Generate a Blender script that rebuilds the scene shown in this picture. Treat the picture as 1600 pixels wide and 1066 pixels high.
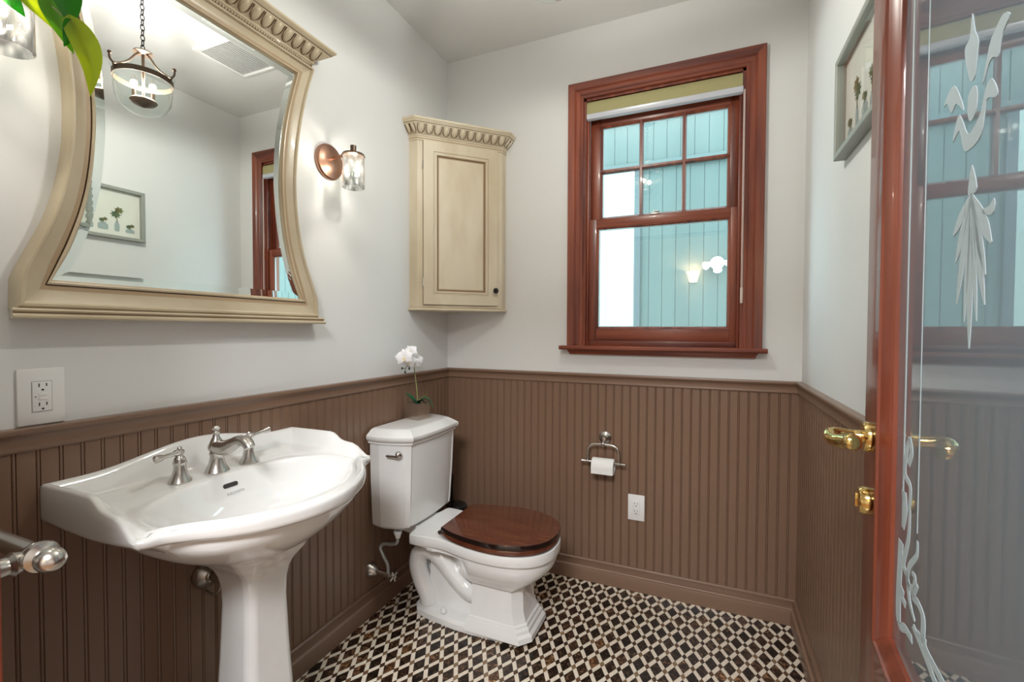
import bpy, bmesh, math, random
from mathutils import Vector, Matrix
R_ = math.radians
rnd = random.Random(7)
scn = bpy.context.scene
for o in list(bpy.data.objects): bpy.data.objects.remove(o)
COL = scn.collection

# ---------------------------------------------------------------- camera
def make_camera():
    yaw, pit, roll = R_(23.127), R_(-1.373), R_(0.188)
    cy, sy, cp, sp = math.cos(yaw), math.sin(yaw), math.cos(pit), math.sin(pit)
    F = Vector((-sy*cp, cy*cp, sp)); Rr = Vector((cy, sy, 0)); U = Rr.cross(F)
    R2 = Rr*math.cos(roll) + U*math.sin(roll); U2 = -Rr*math.sin(roll) + U*math.cos(roll)
    cd = bpy.data.cameras.new('camera'); cd.sensor_width = 36; cd.sensor_fit = 'HORIZONTAL'
    cd.lens = 714.92*36/1600; cd.clip_start = .02
    co = bpy.data.objects.new('camera', cd); COL.objects.link(co)
    M = Matrix((R2, U2, -F)).transposed().to_4x4(); M.translation = Vector((1.359, -2.248, 1.25))
    co.matrix_world = M; scn.camera = co
make_camera()

# ---------------------------------------------------------------- world, colour management, big lights
world = bpy.data.worlds.new('sky'); scn.world = world; world.use_nodes = True
wn = world.node_tree.nodes; wn['Background'].inputs[0].default_value = (.74, .88, 1.0, 1); wn['Background'].inputs[1].default_value = 9.0
scn.view_settings.view_transform = 'Standard'; scn.view_settings.look = 'None'
scn.view_settings.gamma = 1; scn.view_settings.use_curve_mapping = False
scn.view_settings.exposure = 0.0
W, D, H = 1.7265, 1.97, 2.742         # room: x 0..W, y -D..0, z 0..H
P_PENDANT, P_SCONCE, P_HALL_FILL, P_HSC = 11.5, 2.8, 122.0, 25.0

def point_light(name, loc, power, color, radius, parent=None):
    l = bpy.data.lights.new(name, 'POINT'); l.energy = power; l.color = color; l.shadow_soft_size = radius
    o = bpy.data.objects.new(name, l); COL.objects.link(o); o.location = loc
    if parent: o.parent = parent; o.location = Vector(loc) - OFF[parent.name]
    return o
def area_light(name, loc, rot, size, power, color, sy=None):
    l = bpy.data.lights.new(name, 'AREA'); l.energy = power; l.color = color; l.size = size
    if sy: l.shape = 'RECTANGLE'; l.size_y = sy
    else: l.shape = 'DISK'
    o = bpy.data.objects.new(name, l); COL.objects.link(o); o.location = loc; o.rotation_euler = rot
    return o
area_light('hall_fill_light', (1.25, -3.3, 2.64), (0, 0, 0), .9, P_HALL_FILL, (.97, .98, 1))  # added fill light in the unseen hall, brightens the bathroom through the doorway

# ---------------------------------------------------------------- helpers
OFF = {}
class MB:
    def __init__(s): s.v = []; s.f = []; s.m = []
    def add(s, v, f, mi=0):
        b = len(s.v); s.v += [tuple(p) for p in v]; s.f += [tuple(i+b for i in q) for q in f]; s.m += [mi]*len(f); return s
    def merge(s, o, mi=None):
        b = len(s.v); s.v += o.v; s.f += [tuple(i+b for i in q) for q in o.f]; s.m += (o.m if mi is None else [mi]*len(o.f)); return s
    def xf(s, M): s.v = [tuple(M @ Vector(p)) for p in s.v]; return s
    def box(s, a, b, bev=0, mi=0, seg=2):
        a, b = [min(x, y) for x, y in zip(a, b)], [max(x, y) for x, y in zip(a, b)]
        bm = bmesh.new(); bmesh.ops.create_cube(bm, size=1)
        for v in bm.verts: v.co = Vector([(a[i]+b[i])/2 + v.co[i]*(b[i]-a[i]) for i in range(3)])
        if bev: bmesh.ops.bevel(bm, geom=bm.edges[:], offset=bev, segments=seg, affect='EDGES', profile=.5)
        bm.verts.ensure_lookup_table(); bm.verts.index_update()
        s.add([v.co[:] for v in bm.verts], [[v.index for v in f.verts] for f in bm.faces], mi); bm.free(); return s
    def loft(s, rings, closed=True, cap0=True, cap1=True, mi=0, mfun=None):
        n = len(rings[0]); b = len(s.v)
        for r in rings: s.v += [tuple(p) for p in r]
        for i in range(len(rings)-1):
            for j in range(n if closed else n-1):
                k = (j+1) % n
                s.f.append((b+i*n+j, b+i*n+k, b+(i+1)*n+k, b+(i+1)*n+j)); s.m.append(mfun(i, j) if mfun else mi)
        if cap0: s.f.append(tuple(b+j for j in reversed(range(n)))); s.m.append(mfun(0, 0) if mfun else mi)
        if cap1: s.f.append(tuple(b+(len(rings)-1)*n+j for j in range(n))); s.m.append(mfun(len(rings)-2, 0) if mfun else mi)
        return s
    def lathe(s, prof, c=(0, 0, 0), axis=(0, 0, 1), seg=32, mi=0, cap=True):
        q = Vector((0, 0, 1)).rotation_difference(Vector(axis)); c = Vector(c)
        rings = [[c + q @ Vector((max(r, 1e-5)*math.cos(2*math.pi*k/seg), max(r, 1e-5)*math.sin(2*math.pi*k/seg), h)) for k in range(seg)] for r, h in prof]
        return s.loft(rings, True, cap, cap, mi)
    def tube(s, pts, r, seg=12, mi=0, closed=False, flat=1.0):
        pts = [Vector(p) for p in pts]; n = len(pts); rs = r if isinstance(r, (list, tuple)) else [r]*n
        T = []
        for i in range(n):
            a = pts[(i-1) % n] if (closed or i > 0) else pts[i]; b = pts[(i+1) % n] if (closed or i < n-1) else pts[i]
            T.append((b-a).normalized())
        N = T[0].orthogonal().normalized(); rings = []
        for i in range(n):
            N = (N - T[i]*N.dot(T[i])).normalized(); B = T[i].cross(N)
            rings.append([pts[i] + (N*math.cos(2*math.pi*k/seg)*rs[i] + B*math.sin(2*math.pi*k/seg)*rs[i]*flat) for k in range(seg)])
        if closed: rings.append(rings[0])
        return s.loft(rings, True, not closed, not closed, mi)
    def ball(s, c, r, seg=16, mi=0, rot=None):
        r = (r, r, r) if isinstance(r, (int, float)) else r; c = Vector(c); rings = []
        m = seg//2
        for i in range(m+1):
            a = math.pi*i/m; sn = max(math.sin(a), 1e-4)
            ring = []
            for k in range(seg):
                p = Vector((r[0]*sn*math.cos(2*math.pi*k/seg), r[1]*sn*math.sin(2*math.pi*k/seg), -r[2]*math.cos(a)))
                if rot: p = rot @ p
                ring.append(c+p)
            rings.append(ring)
        return s.loft(rings, True, True, True, mi)
    def prism(s, poly, h0, h1, fn, mi=0):       # poly 2D, fn(u,v,h)->3D
        return s.loft([[fn(u, v, h0) for u, v in poly], [fn(u, v, h1) for u, v in poly]], mi=mi)
def smooth_pts(P, n=8, closed=False):
    P = [Vector(p) for p in P]; out = []; m = len(P)
    for i in range(m if closed else m-1):
        g = lambda k: P[k % m] if closed else P[max(0, min(m-1, k))]
        a, b, c, d = g(i-1), g(i), g(i+1), g(i+2)
        for k in range(n):
            t = k/n; out.append(.5*((2*b)+(c-a)*t+(2*a-5*b+4*c-d)*t*t+(3*b-a-3*c+d)*t**3))
    if not closed: out.append(P[-1])
    return out
def link(name, mb, mats, smooth=35):
    me = bpy.data.meshes.new(name); me.from_pydata(mb.v, [], mb.f); me.validate()
    for m in (mats if isinstance(mats, (list, tuple)) else [mats]): me.materials.append(m)
    if len(me.polygons) == len(mb.m): me.polygons.foreach_set('material_index', mb.m)
    bm = bmesh.new(); bm.from_mesh(me); bmesh.ops.remove_doubles(bm, verts=bm.verts, dist=1e-6); bmesh.ops.recalc_face_normals(bm, faces=bm.faces); bm.to_mesh(me); bm.free()
    if smooth:
        me.polygons.foreach_set('use_smooth', [True]*len(me.polygons)); me.set_sharp_from_angle(angle=R_(smooth))
    o = bpy.data.objects.new(name, me); COL.objects.link(o); return o
def part(name, mb, mats, parent, smooth=35, label=None, local=False):
    if not local: mb.xf(Matrix.Translation(-OFF[parent.name]))
    o = link(name, mb, mats, smooth); o.parent = parent; OFF[o.name] = OFF[parent.name]
    if label: o['label'] = label
    return o
def thing(name, label, cat, loc, group=None, rz=0):
    o = bpy.data.objects.new(name, None); COL.objects.link(o); o.empty_display_size = .05
    o.location = loc; o.rotation_euler = (0, 0, rz); o['label'] = label; o['category'] = cat
    if group: o['group'] = group
    OFF[o.name] = Vector(loc); return o
def solo(name, mb, mats, label, cat, group=None, smooth=35):
    o = link(name, mb, mats, smooth); o['label'] = label; o['category'] = cat
    if group: o['group'] = group
    OFF[o.name] = Vector((0, 0, 0)); return o
def struct(name, mb, mats, smooth=None):
    o = link(name, mb, mats, smooth); o['kind'] = 'structure'; OFF[o.name] = Vector((0, 0, 0)); return o

# ---------------------------------------------------------------- materials
def mat(name, col, rough=.5, metal=0, spec=.5, coat=0, bump=None, var=None, trans=0):
    m = bpy.data.materials.new(name); m.use_nodes = True; nt = m.node_tree; b = nt.nodes['Principled BSDF']
    b.inputs['Base Color'].default_value = (*col, 1); b.inputs['Roughness'].default_value = rough; b.inputs['Metallic'].default_value = metal
    b.inputs['Specular IOR Level'].default_value = spec; b.inputs['Coat Weight'].default_value = coat; b.inputs['Coat Roughness'].default_value = .05
    tc = nt.nodes.new('ShaderNodeTexCoord')
    if var:   # (scale vector, colour b, contrast lo, hi, detail)
        mp = nt.nodes.new('ShaderNodeMapping'); mp.inputs['Scale'].default_value = var[0]; nt.links.new(tc.outputs['Object'], mp.inputs[0])
        nz = nt.nodes.new('ShaderNodeTexNoise'); nz.inputs['Scale'].default_value = 1; nz.inputs['Detail'].default_value = 6; nt.links.new(mp.outputs[0], nz.inputs['Vector'])
        cr = nt.nodes.new('ShaderNodeValToRGB'); cr.color_ramp.elements[0].position = var[2]; cr.color_ramp.elements[1].position = var[3]
        cr.color_ramp.elements[0].color = (*var[1], 1); cr.color_ramp.elements[1].color = (*col, 1)
        nt.links.new(nz.outputs[0], cr.inputs[0]); nt.links.new(cr.outputs[0], b.inputs['Base Color'])
    if bump:  # (scale, strength, distance)
        nz2 = nt.nodes.new('ShaderNodeTexNoise'); nz2.inputs['Scale'].default_value = bump[0]; nt.links.new(tc.outputs['Object'], nz2.inputs['Vector'])
        bp = nt.nodes.new('ShaderNodeBump'); bp.inputs['Strength'].default_value = bump[1]; bp.inputs['Distance'].default_value = bump[2]
        nt.links.new(nz2.outputs[0], bp.inputs['Height']); nt.links.new(bp.outputs[0], b.inputs['Normal'])
    return m
def thin_glass(name, tint=(1, 1, 1), refl=1.0, rough=0, haze=0, haze_col=(1, 1, 1), pattern=None):
    m = bpy.data.materials.new(name); m.use_nodes = True; nt = m.node_tree; nt.nodes.clear(); N = nt.nodes.new; L = nt.links.new
    out = N('ShaderNodeOutputMaterial'); tr = N('ShaderNodeBsdfTransparent'); gl = N('ShaderNodeBsdfGlossy'); gl.inputs['Roughness'].default_value = rough
    tr.inputs[0].default_value = (*tint, 1)
    ge = N('ShaderNodeNewGeometry'); ma = N('ShaderNodeMath'); ma.operation = 'MULTIPLY_ADD'; ma.inputs[1].default_value = -.76; ma.inputs[2].default_value = 1.45
    L(ge.outputs['Backfacing'], ma.inputs[0]); fr = N('ShaderNodeFresnel'); L(ma.outputs[0], fr.inputs['IOR'])
    mu = N('ShaderNodeMath'); mu.operation = 'MULTIPLY'; mu.inputs[1].default_value = refl; mu.use_clamp = True; L(fr.outputs[0], mu.inputs[0])
    base = tr.outputs[0]
    if haze:
        df = N('ShaderNodeBsdfDiffuse'); df.inputs[0].default_value = (*haze_col, 1); tl = N('ShaderNodeBsdfTranslucent'); tl.inputs[0].default_value = (*haze_col, 1)
        mh = N('ShaderNodeMixShader'); L(df.outputs[0], mh.inputs[1]); L(tl.outputs[0], mh.inputs[2])
        m2 = N('ShaderNodeMixShader'); m2.inputs[0].default_value = haze; L(tr.outputs[0], m2.inputs[1]); L(mh.outputs[0], m2.inputs[2]); base = m2.outputs[0]
    if pattern:
        tc = N('ShaderNodeTexCoord'); mp = N('ShaderNodeMapping'); mp.inputs['Scale'].default_value = (pattern, pattern, pattern*.45); L(tc.outputs['Object'], mp.inputs[0])
        vo = N('ShaderNodeTexVoronoi'); vo.feature = 'SMOOTH_F1'; vo.inputs['Scale'].default_value = 1; L(mp.outputs[0], vo.inputs['Vector'])
        cr = N('ShaderNodeValToRGB'); cr.color_ramp.elements[0].position = .15; cr.color_ramp.elements[0].color = (1, 1, 1, 1); cr.color_ramp.elements[1].position = .75; cr.color_ramp.elements[1].color = (.16, .18, .17, 1)
        L(vo.outputs['Distance'], cr.inputs[0]); L(cr.outputs[0], tr.inputs[0])
        bp = N('ShaderNodeBump'); bp.inputs['Distance'].default_value = .006; bp.inputs['Strength'].default_value = 1; L(vo.outputs['Distance'], bp.inputs['Height']); L(bp.outputs[0], gl.inputs['Normal'])
    mx = N('ShaderNodeMixShader'); L(mu.outputs[0], mx.inputs[0]); L(base, mx.inputs[1]); L(gl.outputs[0], mx.inputs[2]); L(mx.outputs[0], out.inputs[0])
    return m
def emit(name, col, s):
    m = bpy.data.materials.new(name); m.use_nodes = True; nt = m.node_tree; nt.nodes.clear()
    o = nt.nodes.new('ShaderNodeOutputMaterial'); e = nt.nodes.new('ShaderNodeEmission'); e.inputs[0].default_value = (*col, 1); e.inputs[1].default_value = s
    nt.links.new(e.outputs[0], o.inputs[0]); return m
M_wall = mat('wall_paint', (.715, .72, .715), .75, spec=.3, bump=(60, .08, .002))
M_ceil = mat('ceiling_paint', (.74, .74, .73), .85, spec=.2)
M_bead = mat('brown_wainscot_paint', (.205, .124, .082), .30, spec=.5)
M_wood_v = mat('mahogany_upright', (.27, .064, .028), .34, coat=.12, var=((30, 30, 1.6), (.10, .018, .010), .34, .66))
M_wood_h = mat('mahogany_level', (.27, .064, .028), .34, coat=.12, var=((1.6, 30, 30), (.10, .018, .010), .34, .66))
M_door = mat('door_mahogany', (.25, .058, .028), .3, coat=.35, var=((30, 30, 2), (.13, .028, .014), .3, .7))
M_porc = mat('white_porcelain', (.80, .80, .79), .06, spec=.6, coat=.3)
M_nickel = mat('brushed_nickel', (.58, .56, .53), .26, 1)
M_brass = mat('polished_brass', (.72, .52, .20), .13, 1)
M_copper = mat('antique_copper', (.42, .24, .17), .34, 1, bump=(30, .2, .001))
M_bronze = mat('dark_bronze', (.13, .09, .065), .42, .8)
M_black = mat('black_metal', (.02, .02, .02), .35, .5)
M_cream = mat('cream_paint', (.70, .63, .49), .42, spec=.4, var=((7, 7, 2.2), (.57, .475, .33), .28, .60))
M_glaze = mat('brown_glaze', (.13, .075, .04), .5)
M_glaze_l = mat('light_brown_glaze', (.40, .285, .17), .5)
M_mcream = mat('mirror_frame_paint', (.53, .45, .32), .33, spec=.5, coat=.15, var=((5, 5, 5), (.40, .325, .215), .25, .65), bump=(45, .08, .002))
M_seat = mat('dark_seat_wood', (.155, .048, .022), .18, coat=.7, var=((6, 30, 30), (.07, .016, .008), .3, .75))
M_seat_edge = mat('seat_edge', (.012, .006, .005), .12, coat=.6)
M_white = mat('white_plastic', (.80, .80, .79), .3)
M_dark = mat('dark_slot', (.03, .025, .025), .6)
M_paper = mat('tissue_paper', (.82, .82, .80), .95, spec=.1, bump=(200, .2, .001))
M_blk_plastic = mat('black_plastic', (.012, .012, .012), .25)
M_blind = mat('olive_blind_fabric', (.33, .30, .145), .8, bump=(400, .3, .0005))
M_blind_bar = mat('white_blind_bar', (.50, .52, .58), .25)
M_cord = mat('blind_cord', (.72, .60, .55), .5)
M_green = mat('leaf_green', (.05, .22, .10), .35, coat=.2)
M_dkgreen = mat('dark_leaf_green', (.015, .045, .03), .35)
M_stem = mat('orchid_stem', (.28, .30, .12), .5)
M_petal = mat('white_petal', (.85, .84, .86), .5)
M_lip = mat('petal_lip', (.80, .66, .40), .5)
M_soil = mat('black_moss', (.015, .012, .01), .9)
M_hose = mat('grey_hose', (.42, .43, .43), .32, .6)
M_frame = mat('grey_green_picture_frame', (.30, .32, .29), .4)
M_mat = mat('picture_mat', (.80, .79, .72), .8)
M_hallwall = mat('hall_wall_paint', (.66, .64, .60), .8)
M_hallfloor = mat('hall_floor_wood', (.30, .17, .09), .4, var=((40, 3, 3), (.20, .11, .05), .3, .7))
M_glass = thin_glass('window_glass', (.91, .985, .955), 1.6)
M_pglass = thin_glass('clear_lamp_glass', (.93, .975, .96), 1.3)
M_bulb = thin_glass('bulb_glass', (.98, .97, .95), .6)
M_crystal = thin_glass('rippled_glass', (1, 1, 1), 2.2, .05, haze=.035, pattern=70)
M_picglass = thin_glass('picture_glass', (.98, .99, .99), .7)
M_doorglass = thin_glass('frosted_door_glass', (.55, .64, .70), 1.9, 0, haze=.84, haze_col=(.54, .66, .75))
M_etch = mat('etched_frost', (.50, .60, .64), .7, spec=.2)
M_mirror = mat('mirror_silver', (.90, .93, .91), .0, 1)
M_bevel = mat('mirror_bevel', (.84, .90, .87), .0, 1)
def leaf_mat(name, a, b):
    m = mat(name, a, .3, coat=.2, var=((14, 14, 14), b, .35, .65)); nt = m.node_tree; bs = nt.nodes['Principled BSDF']
    tl = nt.nodes.new('ShaderNodeBsdfTranslucent'); tl.inputs[0].default_value = (a[0]*1.5, a[1]*1.3, a[2], 1); mx = nt.nodes.new('ShaderNodeMixShader'); mx.inputs[0].default_value = .6
    nt.links.new(bs.outputs[0], mx.inputs[1]); nt.links.new(tl.outputs[0], mx.inputs[2]); nt.links.new(mx.outputs[0], nt.nodes['Material Output'].inputs[0]); return m
M_leaf_y = leaf_mat('yellow_green_leaf', (.42, .52, .03), (.25, .46, .03))
M_leaf_g = leaf_mat('bright_green_leaf', (.20, .42, .03), (.10, .33, .02))
M_leaf_d = leaf_mat('deep_green_leaf', (.03, .22, .015), (.05, .28, .02))

def floor_material():
    m = bpy.data.materials.new('marble_lattice_tile'); m.use_nodes = True; nt = m.node_tree; N = nt.nodes.new; L = nt.links.new; b = nt.nodes['Principled BSDF']
    def MA(op, a, c=None, d=None, clamp=False):
        n = N('ShaderNodeMath'); n.operation = op; n.use_clamp = clamp
        for i, x in enumerate((a, c, d)):
            if x is None: continue
            if isinstance(x, (int, float)): n.inputs[i].default_value = x
            else: L(x, n.inputs[i])
        return n.outputs[0]
    tc = N('ShaderNodeTexCoord'); sp = N('ShaderNodeSeparateXYZ'); L(tc.outputs['Object'], sp.inputs[0])
    X = MA('DIVIDE', MA('SUBTRACT', sp.outputs[0], .949), .0313*2); Y = MA('DIVIDE', MA('SUBTRACT', sp.outputs[1], -.347), .0548*2)
    s = MA('SUBTRACT', X, Y); t = MA('ADD', X, Y)
    fs = MA('ABSOLUTE', MA('SUBTRACT', s, MA('ROUND', s))); ft = MA('ABSOLUTE', MA('SUBTRACT', t, MA('ROUND', t)))
    Hf = .148; s_in = MA('LESS_THAN', fs, Hf); t_in = MA('LESS_THAN', ft, Hf)
    both = MA('MULTIPLY', s_in, t_in); any_ = MA('MAXIMUM', s_in, t_in)
    g1 = MA('LESS_THAN', MA('ABSOLUTE', MA('SUBTRACT', fs, Hf)), .010); g2 = MA('LESS_THAN', MA('ABSOLUTE', MA('SUBTRACT', ft, Hf)), .010)
    grout = MA('MAXIMUM', g1, g2)
    def rnd_(a, c, seed):
        cv = N('ShaderNodeCombineXYZ'); L(a, cv.inputs[0]); L(c, cv.inputs[1]); cv.inputs[2].default_value = seed
        w = N('ShaderNodeTexWhiteNoise'); L(cv.outputs[0], w.inputs['Vector']); return w.outputs['Value']
    rb = rnd_(MA('FLOOR', s), MA('FLOOR', t), 1.0); rs = rnd_(MA('ROUND', s), MA('ROUND', t), 2.0)
    nz = N('ShaderNodeTexNoise'); nz.inputs['Scale'].default_value = 55; nz.inputs['Detail'].default_value = 8; nz.inputs['Distortion'].default_value = 1.2; L(tc.outputs['Object'], nz.inputs['Vector'])
    def ramp(src, els):
        r = N('ShaderNodeValToRGB'); e = r.color_ramp.elements; e[0].position, e[0].color = els[0][0], (*els[0][1], 1); e[1].position, e[1].color = els[-1][0], (*els[-1][1], 1)
        for p, c in els[1:-1]: x = e.new(p); x.color = (*c, 1)
        L(src, r.inputs[0]); return r.outputs[0]
    dark = ramp(nz.outputs[0], [(.30, (.006, .004, .003)), (.50, (.022, .013, .009)), (.62, (.075, .045, .028)), (.74, (.20, .14, .09))])
    tint = ramp(rb, [(0, (.35, .32, .3)), (.6, (1, .9, .8)), (.93, (1.9, 1.6, 1.3)), (1, (3.6, 2.9, 1.9))])
    mulc = N('ShaderNodeMix'); mulc.data_type = 'RGBA'; mulc.blend_type = 'MULTIPLY'; mulc.inputs[0].default_value = 1; L(dark, mulc.inputs[6]); L(tint, mulc.inputs[7])
    brown = ramp(rs, [(0, (.035, .018, .010)), (.6, (.11, .055, .028)), (1, (.27, .17, .09))])
    cream = ramp(nz.outputs[0], [(.3, (.68, .59, .47)), (.7, (.80, .72, .60))])
    def mix(f, a, c):
        x = N('ShaderNodeMix'); x.data_type = 'RGBA'; L(f, x.inputs[0])
        for i, q in ((6, a), (7, c)):
            if isinstance(q, tuple): x.inputs[i].default_value = (*q, 1)
            else: L(q, x.inputs[i])
        return x.outputs[2]
    c = mix(any_, mulc.outputs[2], cream); c = mix(both, c, brown); c = mix(grout, c, (.10, .08, .06)); L(c, b.inputs['Base Color'])
    b.inputs['Roughness'].default_value = .22; b.inputs['Specular IOR Level'].default_value = .45
    return m
M_floor = floor_material()
def siding_material():
    m = mat('grey_teal_siding', (.25, .34, .36), .6); nt = m.node_tree; N = nt.nodes.new; L = nt.links.new; b = nt.nodes['Principled BSDF']
    tc = N('ShaderNodeTexCoord'); mp = N('ShaderNodeMapping'); mp.inputs['Scale'].default_value = (9, 9, .25); L(tc.outputs['Object'], mp.inputs[0]); nz = N('ShaderNodeTexNoise'); nz.inputs['Scale'].default_value = 1; L(mp.outputs[0], nz.inputs['Vector'])
    cr = N('ShaderNodeValToRGB'); cr.color_ramp.elements[0].color = (.054, .083, .078, 1); cr.color_ramp.elements[1].color = (.080, .111, .105, 1); L(nz.outputs[0], cr.inputs[0]); L(cr.outputs[0], b.inputs['Base Color']); return m
M_siding = siding_material()

# ---------------------------------------------------------------- room shell
WX1, WX2, WZ1, WZ2 = .784, 1.500, 1.172, 2.392      # clear window opening
struct('floor', MB().box((-.1, -D-.12, -.08), (W+.1, .12, 0)), M_floor)
struct('ceiling', MB().box((-.1, -D-.12, H), (W+.1, .12, H+.1)), M_ceil)
struct('wall_left', MB().box((-.12, -D-.12, 0), (0, .12, H)), M_wall)
struct('wall_right', MB().box((W, -D-.12, 0), (W+.12, .12, H)), M_wall)
wb = MB(); wb.box((0, 0, 0), (WX1, .12, H)); wb.box((WX2, 0, 0), (W, .12, H)); wb.box((WX1, 0, 0), (WX2, .12, WZ1)); wb.box((WX1, 0, WZ2), (WX2, .12, H))
struct('wall_back', wb, M_wall)
DX1, DX2, DZ = .473, 1.640, 2.10
wf = MB(); wf.box((0, -D-.12, 0), (DX1, -D, H)); wf.box((DX2, -D-.12, 0), (W, -D, H)); wf.box((DX1, -D-.12, DZ), (DX2, -D, H))
struct('wall_front', wf, M_wall)
# hall behind the camera
struct('floor_hall', MB().box((-1.2, -5.2, -.08), (3.4, -D-.12, -.002)), M_hallfloor)
struct('ceiling_hall', MB().box((-1.2, -5.2, H), (3.4, -D-.12, H+.1)), M_ceil)
struct('wall_hall_left', MB().box((-1.3, -5.2, 0), (-1.2, -D-.12, H)), M_hallwall)
struct('wall_hall_right', MB().box((3.4, -5.2, 0), (3.5, -D-.12, H)), M_hallwall)
struct('wall_hall_back', MB().box((-1.3, -5.3, 0), (3.5, -5.2, H)), M_hallwall)
wfh = MB(); wfh.box((-1.2, -D-.12, 0), (-.12, -D-.02, H)); wfh.box((W+.12, -D-.12, 0), (3.4, -D-.02, H)); struct('wall_hall_front', wfh, M_hallwall)

# ---- beadboard wainscot
BT = .009
def bead_profile(length, phase):
    pr = [(0, 0), (.0300, 0), (.0314, -.0032), (.0324, -.0006), (.0345, .0004), (.0366, -.0006), (.0376, -.0032)]
    pts = []; k = int(math.floor(-phase/.039))-1
    while phase + k*.039 < length:
        for s_, h in pr:
            q = phase + k*.039 + s_
            if 0 < q < length: pts.append((q, h))
        k += 1
    return [(0, 0)] + pts + [(length, 0)]
def beadboard(name, origin, d, nrm, length, phase, z0, z1):
    o, d, nrm = Vector(origin), Vector(d), Vector(nrm); pf = bead_profile(length, phase); mb = MB()
    r = [[o + d*s_ + nrm*(BT+h) + Vector((0, 0, z)) for s_, h in pf] + [o + d*length + Vector((0, 0, z)), o + Vector((0, 0, z))] for z in (z0, z1)]
    mb.loft(r); return struct(name, mb, M_bead)
RZ, BZ = 1.0365, .108
y0 = -D+.001; ph = (-1.7375 - .0345 - y0) % .039
beadboard('trim_1', (.0, y0, 0), (0, 1, 0), (1, 0, 0), D-.001, ph, 0, RZ-.02)
beadboard('trim_2', (0.0, 0, 0), (1, 0, 0), (0, -1, 0), W, .012, 0, RZ-.02)
beadboard('trim_3', (W, y0, 0), (0, 1, 0), (-1, 0, 0), D-.001, .01, 0, RZ-.02)
beadboard('trim_4', (BT, -D, 0), (1, 0, 0), (0, 1, 0), DX1-.09, .01, 0, RZ-.02)
def run_mould(name, prof, path, mats, smooth=40):
    # path: list of (x,y, inward x, inward y); prof: (offset into room, z)
    mb = MB(); rings = [[(x+ix*h, y+iy*h, z) for h, z in prof] for x, y, ix, iy in path]
    mb.loft(rings); return struct(name, mb, mats, smooth)
rail_prof = [(.0, RZ-.052), (BT+.004, RZ-.052), (BT+.006, RZ-.049), (BT+.0065, RZ-.046), (BT+.005, RZ-.043), (BT+.005, RZ-.040), (BT+.004, RZ-.032), (BT+.005, RZ-.024), (BT+.009, RZ-.017), (BT+.014, RZ-.014), (BT+.016, RZ-.010), (BT+.016, RZ-.004), (BT+.014, RZ), (.0, RZ)]
room_path = [(0, -D+.001, 1, 0), (0, 0, 1, -1), (W, 0, -1, -1), (W, -D+.001, -1, 0)]
run_mould('trim_5', rail_prof, room_path, M_bead)
base_prof = [(0, 0), (BT+.021, 0), (BT+.021, .058), (BT+.019, .063), (BT+.013, .066), (BT+.011, .070), (BT+.011, .076), (BT+.010, .094), (BT+.012, .098), (BT+.012, .103), (BT+.007, .108), (0, .108)]
run_mould('baseboard_room', base_prof, room_path, M_bead)

# ---------------------------------------------------------------- window
win = bpy.data.objects.new('window_1', None); COL.objects.link(win); win['kind'] = 'structure'; OFF['window_1'] = Vector((0, 0, 0))
def casing_side(mb, x, sgn, z0, z1, w=.076):
    pass
# casing: mitred profile around three sides; profile (offset outward from opening, depth into room)
cprof = [(0, 0), (0, .010), (.004, .013), (.012, .013), (.016, .017), (.034, .017), (.037, .020), (.040, .0185), (.044, .022), (.073, .024), (.076, .022), (.076, 0)]
path = [(WX1, WZ1, -1, 0), (WX1, WZ2, -1, 1), (WX2, WZ2, 1, 1), (WX2, WZ1, 1, 0)]
def seg_casing(i):
    mb = MB(); (xa, za, ax, az), (xb, zb, bx, bz) = path[i], path[i+1]
    mb.loft([[(xa+ax*o, -h, za+az*o) for o, h in cprof], [(xb+bx*o, -h, zb+bz*o) for o, h in cprof]]); return mb
part('casing', seg_casing(0), M_wood_v, win); part('casing', seg_casing(1), M_wood_h, win); part('casing', seg_casing(2), M_wood_v, win)
jm = MB(); t = .022
jm.box((WX1-.0, 0, WZ1), (WX1+.012, .118, WZ2)); jm.box((WX2-.012, 0, WZ1), (WX2, .118, WZ2)); jm.box((WX1, 0, WZ2-.012), (WX2, .118, WZ2))
# stops
jm.box((WX1+.012, .012, WZ1), (WX1+.024, .024, WZ2-.012), .002); jm.box((WX2-.024, .012, WZ1), (WX2-.012, .024, WZ2-.012), .002)
jm.box((WX1+.012, .052, WZ1), (WX1+.018, .058, WZ2-.012)); jm.box((WX2-.018, .052, WZ1), (WX2-.012, .058, WZ2-.012))
part('jamb', jm, M_wood_v, win)
st = MB(); sp_ = [(-.062, 1.1545), (-.066, 1.159), (-.066, 1.169), (-.062, 1.1735), (.028, 1.1735), (.028, 1.1545)]
st.loft([[(x, y, z) for y, z in sp_] for x in (.679, 1.593)]); part('stool', st, M_wood_h, win)
ap = MB(); app = [(0, 1.131), (-.018, 1.131), (-.022, 1.136), (-.028, 1.1545), (0, 1.1545)]
ap.loft([[(.709-(.0 if z > 1.14 else -.012), y, z) for y, z in app], [(1.563+(.0 if z > 1.14 else -.012), y, z) for y, z in app]]); part('apron', ap, M_wood_h, win)
sl = MB().box((WX1+.012, .024, 1.172), (WX2-.012, .118, 1.200), .002); part('sill', sl, M_wood_h, win)
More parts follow.
